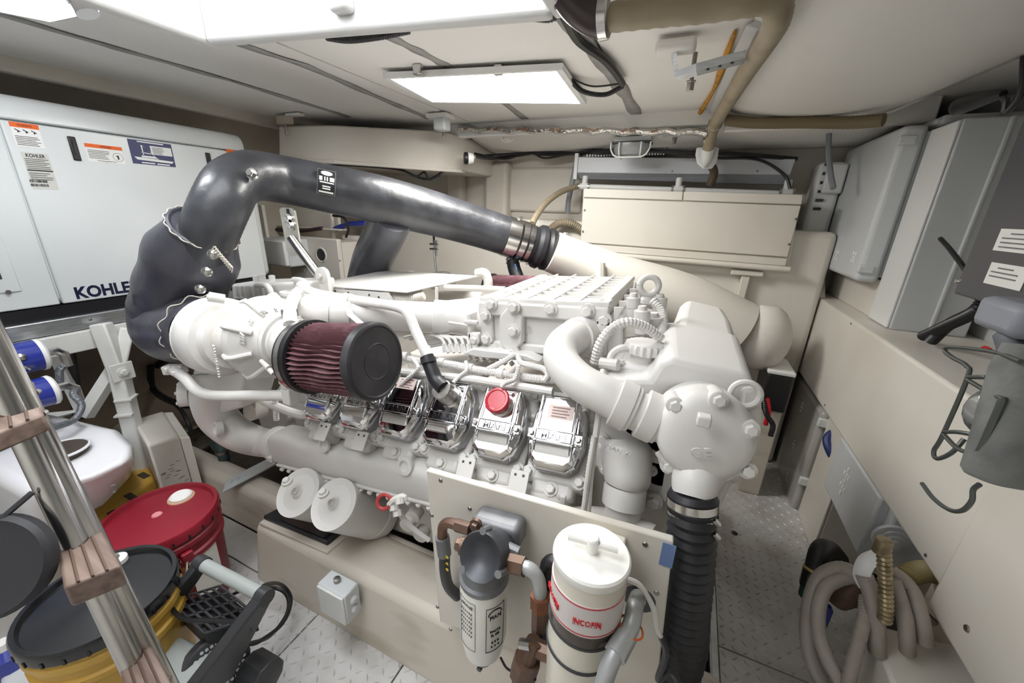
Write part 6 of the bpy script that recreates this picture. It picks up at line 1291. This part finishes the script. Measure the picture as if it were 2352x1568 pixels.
def frame_on(a0, a1, z0, z1, m=INK, r_=.0485):
    pts = [cyl_pt(a0 + (a1 - a0) * k / 8, z0, r_) for k in range(9)] + [cyl_pt(a1, z1, r_)] + [cyl_pt(a1 - (a1 - a0) * k / 8, z1, r_) for k in range(9)] + [cyl_pt(a0, z0, r_)]
    obj('label_frame', B().tube(pts, .0006, 4), m, cn)
frame_on(aC + .1, aC + .95, .045, Hc - .03); frame_on(aC - 1.2, aC - .35, .045, Hc - .02, GREYINK)
def ctext(s, a, z_, h_, w_, m=INK):
    n_ = V(math.cos(a), math.sin(a), 0); text('lettering', s, cyl_pt(a, z_, .0478), V(-n_.y, n_.x, 0), EZ, h_, m, cn, .0012, width=w_)
am = aC + .5
ctext('MAN', am, Hc - .055, .009, .024); ctext('PreLine', am, Hc * .52, .006, .022); ctext('PL 420', am, Hc * .46, .006, .018)
obj('logo_arch', B().tube([cyl_pt(am + .3 * math.cos(b_), Hc - .05 + .014 * math.sin(b_), .0486) for b_ in [PI * k / 12 for k in range(13)]], .0012, 5), INK, cn)
for k in range(6): ctext('- - - - - -', aC - .78, Hc * .75 - k * .012, .003, .028, GREYINK)
ctext('MONTAGE', aC - .75, Hc - .032, .005, .028, GREYINK)
ctext('= = =', am, Hc * .36, .004, .016); ctext('- - -', am, Hc * .30, .003, .018)
# pipes of the filter
lp = thing('fuel_hose', 'black fuel hose with bronze elbow on the left of the filter head', 'hose', Y(1050, 1370, .56))
obj('nut', B().tube([Y(1080, 1215, .55), Y(1048, 1205, .55)], .014, 6), BRONZE, lp); obj('elbow', B().tube([Y(1055, 1207, .55), Y(1030, 1200, .55), Y(1017, 1210, .55), Y(1016, 1240, .55)], .011, 10, 4), BRONZE, lp)
obj('ferrule', B().tube([Y(1016, 1232, .55), Y(1021, 1272, .55)], .0155, 12), CASTAL, lp); obj('hose', B().tube([Y(1021, 1265, .55), Y(1022, 1310, .555), Y(1030, 1345, .57), Y(1050, 1368, .597)], .0125, 12, 4), RUBBER, lp)
for k in range(4): text('lettering', 'B40 X'[k:k + 1] or '-', Y(1027, 1280 + 14 * k, .535), V(-.2, 0, -1), V(1, -.2, 0), .008, mat('yellow_ink', 'C9B13A', .5), lp, .001)
rp2 = thing('fuel_pipe', 'galvanised and bronze fuel pipe linking filter to separator', 'pipe', Y(1240, 1480, .50))
obj('nut', B().tube([Y(1148, 1288, .50), Y(1175, 1297, .50)], .014, 10), CASTAL, rp2); obj('nut', B().tube([Y(1165, 1292, .50), Y(1205, 1302, .50)], .0175, 6), BRONZE, rp2)
obj('bent_pipe', B().tube([Y(1200, 1300, .50), Y(1222, 1310, .50), Y(1238, 1335, .50), Y(1241, 1375, .50)], .0125, 12, 4), GALV, rp2)
obj('nut', B().tube([Y(1241, 1365, .50), Y(1241, 1395, .50)], .0185, 6), mat('rusty_nut', '8C5638', .5, .5, col2='6B4A3A', scale=30), rp2); obj('adapter', B().tube([Y(1241, 1393, .50), Y(1239, 1440, .50)], .0165, 8), BRONZE, rp2)
obj('hose', B().tube([Y(1239, 1435, .50), Y(1240, 1465, .50), Y(1243, 1490, .50)], .0155, 12), RUBBER, rp2)
# separator canister
sy = .46
rc = thing('water_separator', 'large cream fuel water separator canister with T-handle lid', 'separator', Y(1358, 1560, sy))
lc = Y(1359, 1268, sy); r0 = .056
def sep(z_): return V(lc.x, lc.y, z_)
z1 = lc.z; zS = lambda py: Y(1359, py, sy - r0).z
obj('lid', B().lathe(sep(z1), EZ, [(-.014, r0 * 1.0), (-.006, r0 * 1.03), (-.001, r0 * 1.02), (.002, r0 * .97), (.003, .002)], 48), mat('white_lid', 'F0EFEA', .4), rc)
ln = rc.children[-1] if rc.children else rc
obj('t_handle', B().lathe(sep(z1), EZ, [(0, .0095), (.014, .009), (.026, .009), (.028, .007)], 16).tube([sep(z1 + .018) + V(-.036, -.004, 0), sep(z1 + .018) + V(.036, .004, 0)], .0055, 10), MATS['white_lid'], rc)
zb1, zb2s, zb3, zb4 = zS(1415), zS(1475), zS(1507), zS(1560)
obj('upper_body', B().lathe(sep(0), EZ, [(zb1 - .04, r0 * .97), (z1 - .012, r0 * .97)], 48), CANC, rc)
obj('label_band', B().lathe(sep(0), EZ, [(zb2s, r0 * 1.0), (zb1 + .01, r0 * 1.0)], 48), mat('grey_pink_label', 'D9D4D2', .4), rc)
for z_ in (zb1 + .008, zb2s + .004): obj('red_line', B().lathe(sep(0), EZ, [(z_ - .0015, r0 * 1.004), (z_ + .0015, r0 * 1.004)], 48), mat('faded_red', 'C9575A', .5), rc)
obj('sight_bowl', B().lathe(sep(0), EZ, [(zb3, r0 * .98), (zb2s + .001, r0 * .98)], 40), BOWL, rc)
obj('lower_body', B().lathe(sep(0), EZ, [(zb4 - .12, r0 * .9), (zb4 - .02, r0 * .97), (zb3, r0 * .97)], 40), CANC, rc)
obj('seal_ring', B().torus(sep(zb3), EZ, r0 * .975, .0025, 44, 6), CHAR, rc); obj('seal_ring', B().torus(sep(zb4 - .005), EZ, r0 * .975, .003, 44, 6), CHAR, rc)
an = math.atan2(-lc.y, -lc.x) + .10; n_ = V(math.cos(an), math.sin(an), 0)
text('brand_lettering', 'INCOFIN', sep((zb1 + zb2s) / 2 + .004) + n_ * (r0 * .985), V(-n_.y, n_.x, 0), EZ, .010, REDB, rc, .0016, width=.040)
an2 = an - 1.15; n_ = V(math.cos(an2), math.sin(an2), 0); text('brand_lettering', 'INCOFIN', sep((zb1 + zb2s) / 2 + .004) + n_ * (r0 * .985), V(-n_.y, n_.x, 0), EZ, .010, REDB, rc, .0016, width=.040)
obj('wall_bracket', B().bx(lc.x - .04, lc.x + .04, lc.y + r0 * .8, FY, z1 - .13, z1 - .08), CANC, rc, bevel=.004)
# fittings around the separator
be = thing('black_elbow', 'black plastic hose elbow left of the separator', 'elbow', Y(1262, 1370, .53))
obj('elbow', B().tube([Y(1290, 1300, .53), Y(1270, 1290, .53), Y(1257, 1300, .53), Y(1258, 1335, .53)], .014, 12, 4), BLACK, be); obj('nut', B().tube([Y(1258, 1325, .53), Y(1260, 1350, .53)], .017, 8), BLACK, be); obj('green_ring', B().torus(Y(1260, 1352, .53), EZ, .014, .003, 18, 6), mat('green_ring', '6E8F4A', .5), be); obj('hose', B().tube([Y(1260, 1350, .53), Y(1262, 1400, .54), Y(1265, 1440, .56), Y(1268, 1460, .59)], .012, 10, 3), BLACK, be)
bt = thing('bronze_tee', 'bronze tee with brass tap under the fuel filters', 'tee fitting', Y(1220, 1560, .47))
obj('tap', B().tube([Y(1196, 1478, .46), Y(1220, 1482, .46)], .010, 10), STEEL, bt); obj('branch', B().tube([Y(1225, 1485, .47), Y(1275, 1505, .47)], .016, 8), BRONZE, bt); obj('run', B().tube([Y(1228, 1470, .47), Y(1215, 1510, .46), Y(1195, 1568, .45), Y(1180, 1620, .44)], .015, 10, 3), BRONZE, bt); obj('union_nut', B().tube([Y(1212, 1512, .46), Y(1200, 1550, .455)], .025, 8), BRONZE, bt)
gp2 = thing('grey_pipe', 'grey bent pipe in front of the separator', 'pipe', Y(1400, 1560, .42))
obj('pipe', B().tube([Y(1468, 1378, .597), Y(1465, 1372, .52), Y(1458, 1395, .475), Y(1448, 1440, .45), Y(1418, 1490, .42), Y(1395, 1540, .40), Y(1380, 1600, .39)], .0125, 14, 5), GALV, gp2); obj('sleeve', B().tube([Y(1440, 1455, .444), Y(1412, 1505, .412)], .016, 14), GALV, gp2)
obj('orange_tie', B().torus(Y(1450, 1440, .452), V(-.3, -.2, -1), .018, .0016, 20, 5), mat('orange_string', 'E07038', .6), gp2)
tag(obj('white_cable', B().tube([Y(1436, 1328, .50), Y(1470, 1345, .50), Y(1500, 1395, .52), Y(1508, 1440, .54), Y(1518, 1462, .55)], .0045, 8, 5), PAPER), 'white cable looping beside the separator', 'cable')
tag(obj('cable_tangle', B().tube([Y(1518, 1460, .55), Y(1530, 1500, .55), Y(1512, 1560, .55), Y(1540, 1540, .56), Y(1560, 1580, .57), Y(1545, 1620, .58)], .006, 8, 6), CHAR), 'dark cable tangle at the foot of the filter board', 'cable')
tag(obj('black_wire', B().tube([Y(1150, 1510, .50), Y(1165, 1535, .48), Y(1195, 1548, .46), Y(1230, 1560, .45)], .0025, 6, 5), BLACK), 'thin black wire below the white fuel filter', 'cable')
# junction box on the bed
jb2 = thing('junction_box', 'small grey junction box on the cream bed below the oil filters', 'junction box', Y(765, 1400, .575))
j0, j1 = Y(730, 1350, .555), Y(792, 1385, .555); zj1 = Y(730, 1340, .555).z; zj0 = Y(740, 1402, .555).z
obj('body', B().bx(j0.x, j1.x, .555, .61, zj0, zj1), GREYBOX, jb2, bevel=.005); obj('lid', B().bx(j0.x + .003, j1.x - .003, .549, .556, zj0 + .003, zj1 - .003), GREYL, jb2, bevel=.003)
obj('gland', B().lathe(V((j0.x + j1.x) / 2 - .005, .585, zj1), EZ, [(0, .010), (.012, .010), (.013, .006)], 12), STEELD, jb2)
for dz in (.015, -.02): obj('side_gland', B().lathe(V(j1.x, .585, (zj0 + zj1) / 2 + dz), EX, [(0, .013), (.004, .012), (.008, .007)], 14), GREYBOX, jb2)

# ================================================================ ladder in the foreground
ld = thing('ladder', 'stainless ladder with teak treads leaning in the left foreground', 'ladder', (-.72, .16, 0))
def lx_(py): return -.95 + (py - 780) * (.20 / 788)
def LD(px, py, dx=0): return at(px, py, x=lx_(py) + dx)
for pts in ([(-52, 770), (47, 985), (120, 1165), (183, 1326), (324, 1568)], [(-29, 755), (85, 977), (155, 1140), (222, 1292), (378, 1568)]):
    P_ = [LD(*p) for p in pts]; d_ = (P_[-1] - P_[0]).normalized()
    a_ = P_[0] + d_ * -.25; b_ = P_[-1] + d_ * (P_[-1].z / -d_.z)
    obj('rail', B().tube([a_, b_], .0165, 18), STEEL, ld)
def tread(cs, cpx, th):
    zt_ = LD(*cpx).z
    P_ = [at(*c, z=zt_) for c in cs]; tr_ = obj('tread', B().prism([p - EZ * th for p in P_], EZ * th), WOOD, ld, bevel=.004)
    for k in range(3):
        f_ = (k + 1) / 4; a_ = P_[0].lerp(P_[3], f_); b_ = P_[1].lerp(P_[2], f_); m_ = (a_ + b_) / 2
        obj('groove', B().tube([P_[0].lerp(P_[1], f_) + EZ * .0005, P_[3].lerp(P_[2], f_) + EZ * .0005], .002, 5), mat('dark_groove', '5A463A', .7), tr_)
    for f_ in (.2, .8): q_ = P_[1].lerp(P_[2], f_) - EZ * th * .4; obj('screw', B().lathe(q_, P_[1] - P_[0], [(-.004, .006), (.004, .004)], 8), STEEL, tr_)
tread([(-60, 930), (75, 872), (100, 950), (-60, 1015)], (40, 945), .03)
tread([(120, 1180), (190, 1140), (278, 1298), (145, 1350)], (185, 1245), .04)
tread([(245, 1420), (290, 1368), (410, 1600), (290, 1600)], (315, 1500), .04)
# round black disc on its post
bd = thing('round_pad', 'black round pad clipped beside the ladder at the left edge', 'pad', (-.95, .09, 0))
dc_ = at(-14, 1300, x=-.86); dax = V(.55, -.72, .43).normalized()
obj('disc', B().lathe(dc_, dax, [(-.016, .062), (-.01, .072), (.006, .074), (.012, .068), (.010, .062), (.013, .02), (.014, .002)], 40), mat('black_disc', '2B2B30', .55), bd)
obj('clip_arm', B().tube([dc_ - dax * .012 + EZ * .06, LD(75, 1130)], .004, 6), CHAR, bd)
bd.location = dc_ - EZ * .07
for ch_ in bd.children: ch_.location = V(-.95, .09, 0) - bd.location

# ================================================================ portable blower
pb = thing('portable_blower', 'grey and black portable blower with carry handle in the foreground', 'blower', at(430, 1540, z=0))
def Z(px, py, z): return at(px, py, z=z)
hL, hR = Z(463, 1294, .38), Z(606, 1368, .38)
obj('handle', B().tube([hL, hR], .016, 18), GREYH, pb); 
for p, d_ in ((hL, 1), (hR, -1)): obj('handle_boss', B().lathe(p, hR - hL, [(-.014, .020), (.014, .020)], 18), CHAR, pb)
def arm(p0, p1, w0, w1, t, nm='side_arm'):
    d_ = (hR - hL).normalized(); ax = (p1 - p0).normalized(); s_ = ax.cross(d_).normalized()
    obj(nm, B().hexa([p1 - s_ * w1 - d_ * t, p1 - s_ * w1 + d_ * t, p1 + s_ * w1 + d_ * t, p1 + s_ * w1 - d_ * t, p0 - s_ * w0 - d_ * t, p0 - s_ * w0 + d_ * t, p0 + s_ * w0 + d_ * t, p0 + s_ * w0 - d_ * t]), CHAR, pb, bevel=.006)
arm(hL, Z(335, 1455, .20), .018, .045, .012); arm(hR, Z(470, 1580, .20), .018, .06, .016)
obj('body', B().hexa([V(*(Z(340, 1430, .22).xy), 0), V(*(Z(500, 1500, .22).xy), 0), V(*(Z(440, 1640, .22).xy), 0), V(*(Z(230, 1590, .22).xy), 0), Z(360, 1425, .22), Z(520, 1495, .22), Z(440, 1640, .20), Z(230, 1590, .20)]), GREYH, pb, bevel=.03, seg=4)
gq = [Z(392, 1380, .27), Z(505, 1345, .27), Z(588, 1412, .27), Z(470, 1455, .27)]
gr = obj('grille', B().prism([p - EZ * .06 for p in gq], EZ * .05), BLACK, pb, bevel=.004)
for k in range(7):
    f_ = k / 6; obj('grille_bar', B().tube([gq[0].lerp(gq[1], f_), gq[3].lerp(gq[2], f_)], .0035, 6), CHAR, gr)
for k in range(5):
    f_ = k / 4; obj('grille_bar', B().tube([gq[0].lerp(gq[3], f_), gq[1].lerp(gq[2], f_)], .0035, 6), CHAR, gr)
# perforated side cover
sc0 = Z(497, 1535, .17); dh = (hR - hL).normalized(); nside = (dh * .75 + EZ * .5 + V(.2, -.3, 0)).normalized(); us, vs_, _ = frame_of(nside)
sd_ = obj('side_cover', B().lathe(sc0, nside, [(-.03, .078), (.0, .075), (.004, .068)], 32), CHAR, pb, bevel=.003)
mb = B()
for i in range(-6, 7):
    for j in range(-5, 6):
        q_ = sc0 + us * (i + .5 * (j % 2)) * .0105 + vs_ * j * .0115
        if (q_ - sc0).length < .06: mb.lathe(q_ + nside * .004, nside, [(0, .0042), (.0012, .0042)], 6)
obj('mesh_holes', mb, GREYBOX, sd_, kind='stuff')
obj('motor_end', B().lathe(Z(600, 1545, .12), dh, [(-.04, .045), (.03, .045), (.034, .035)], 10), CHAR, pb, bevel=.004)
tag(obj('power_cord', B().tube([Z(400, 1345, .30), Z(385, 1375, .30), Z(420, 1420, .31), Z(500, 1425, .32), Z(560, 1430, .33), Z(575, 1450, .30), Z(560, 1470, .26), Z(590, 1475, .20), Z(650, 1430, .14), Z(668, 1375, .14), Z(645, 1342, .2), Z(605, 1345, .33), Z(590, 1375, .34)], .0055, 8, 6), BLACK), 'black power cord draped over the blower', 'cord')
tag(obj('power_cord', B().tube([Z(572, 1478, .10), Z(620, 1460, .06), Z(658, 1410, .06), Z(660, 1370, .08), Z(630, 1350, .10), Z(560, 1355, .05), Z(520, 1370, .02), Z(505, 1352, .02)], .0055, 8, 6), BLACK), 'black power cord loop lying on the tread plate', 'cord')
tag(obj('grey_tray', B().prism([V(*at(px, py, z=.12).xy, 0) for px, py in ((0, 1535), (95, 1490), (145, 1600), (0, 1650))], V(0, 0, .12)), GREYBOX, bevel=.008), 'pale grey tray at the lower left corner', 'tray')
bo = thing('blue_bottle', 'small blue bottle with white cap beside the yellow pail', 'bottle', at(20, 1490, z=.12))
p = at(15, 1500, z=.16); obj('body', B().lathe(V(p.x, p.y, 0), EZ, [(0, .035), (.16, .035), (.18, .015)], 16), BLUE, bo); obj('cap', B().lathe(V(p.x, p.y, .18), EZ, [(0, .016), (.02, .016)], 12), PAPER, bo)

# ================================================================ small bits around the engine
fo2 = thing('hose_joint', 'black hose joint with steel clamps beside the far air filter', 'hose', Y(1182, 625, 1.75))
obj('hose', B().tube([Y(1178, 585, 1.78), Y(1180, 612, 1.76), Y(1190, 640, 1.74)], .032, 14, 4), RUBBER, fo2)
for py in (596, 604): obj('clamp', B().lathe(Y(1178, py, 1.775), V(.05, -.1, -1), [(-.006, .035), (.006, .035)], 18), STEEL, fo2)
obj('blue_stripe', B().tube([Y(1183, 606, 1.735), Y(1188, 624, 1.73)], .004, 6), mat('sky_blue', '6FA0D8', .5), fo2)
bk2 = thing('starter_battery', 'black battery with white lid between the coolant tank and the ledge', 'battery', V(.42, 2.0, 0))
q0 = Y(1752, 905, 1.95); q1 = Y(1790, 852, 1.95)
obj('case', B().bx(q0.x, q0.x + .1, 1.95, 2.15, q1.z - .2, q1.z - .02), BLACK, bk2, bevel=.008); obj('stand', B().bx(q0.x + .005, q0.x + .095, 1.96, 2.15, 0, q1.z - .2), CREAMD, bk2, bevel=.006); obj('lid', B().bx(q0.x - .004, q0.x + .104, 1.946, 2.154, q1.z - .02, q1.z), GREYL, bk2, bevel=.006)
obj('red_lead', B().tube([Y(1762, 915, 1.93), Y(1766, 945, 1.92), Y(1758, 975, 1.92)], .010, 8, 4), REDB, bk2); obj('corrugated_lead', B().corr([Y(1755, 915, 1.93), Y(1760, 950, 1.91), Y(1775, 975, 1.9), Y(1770, 1000, 1.9)], .011, .008, .1, 9), BLACK, bk2)
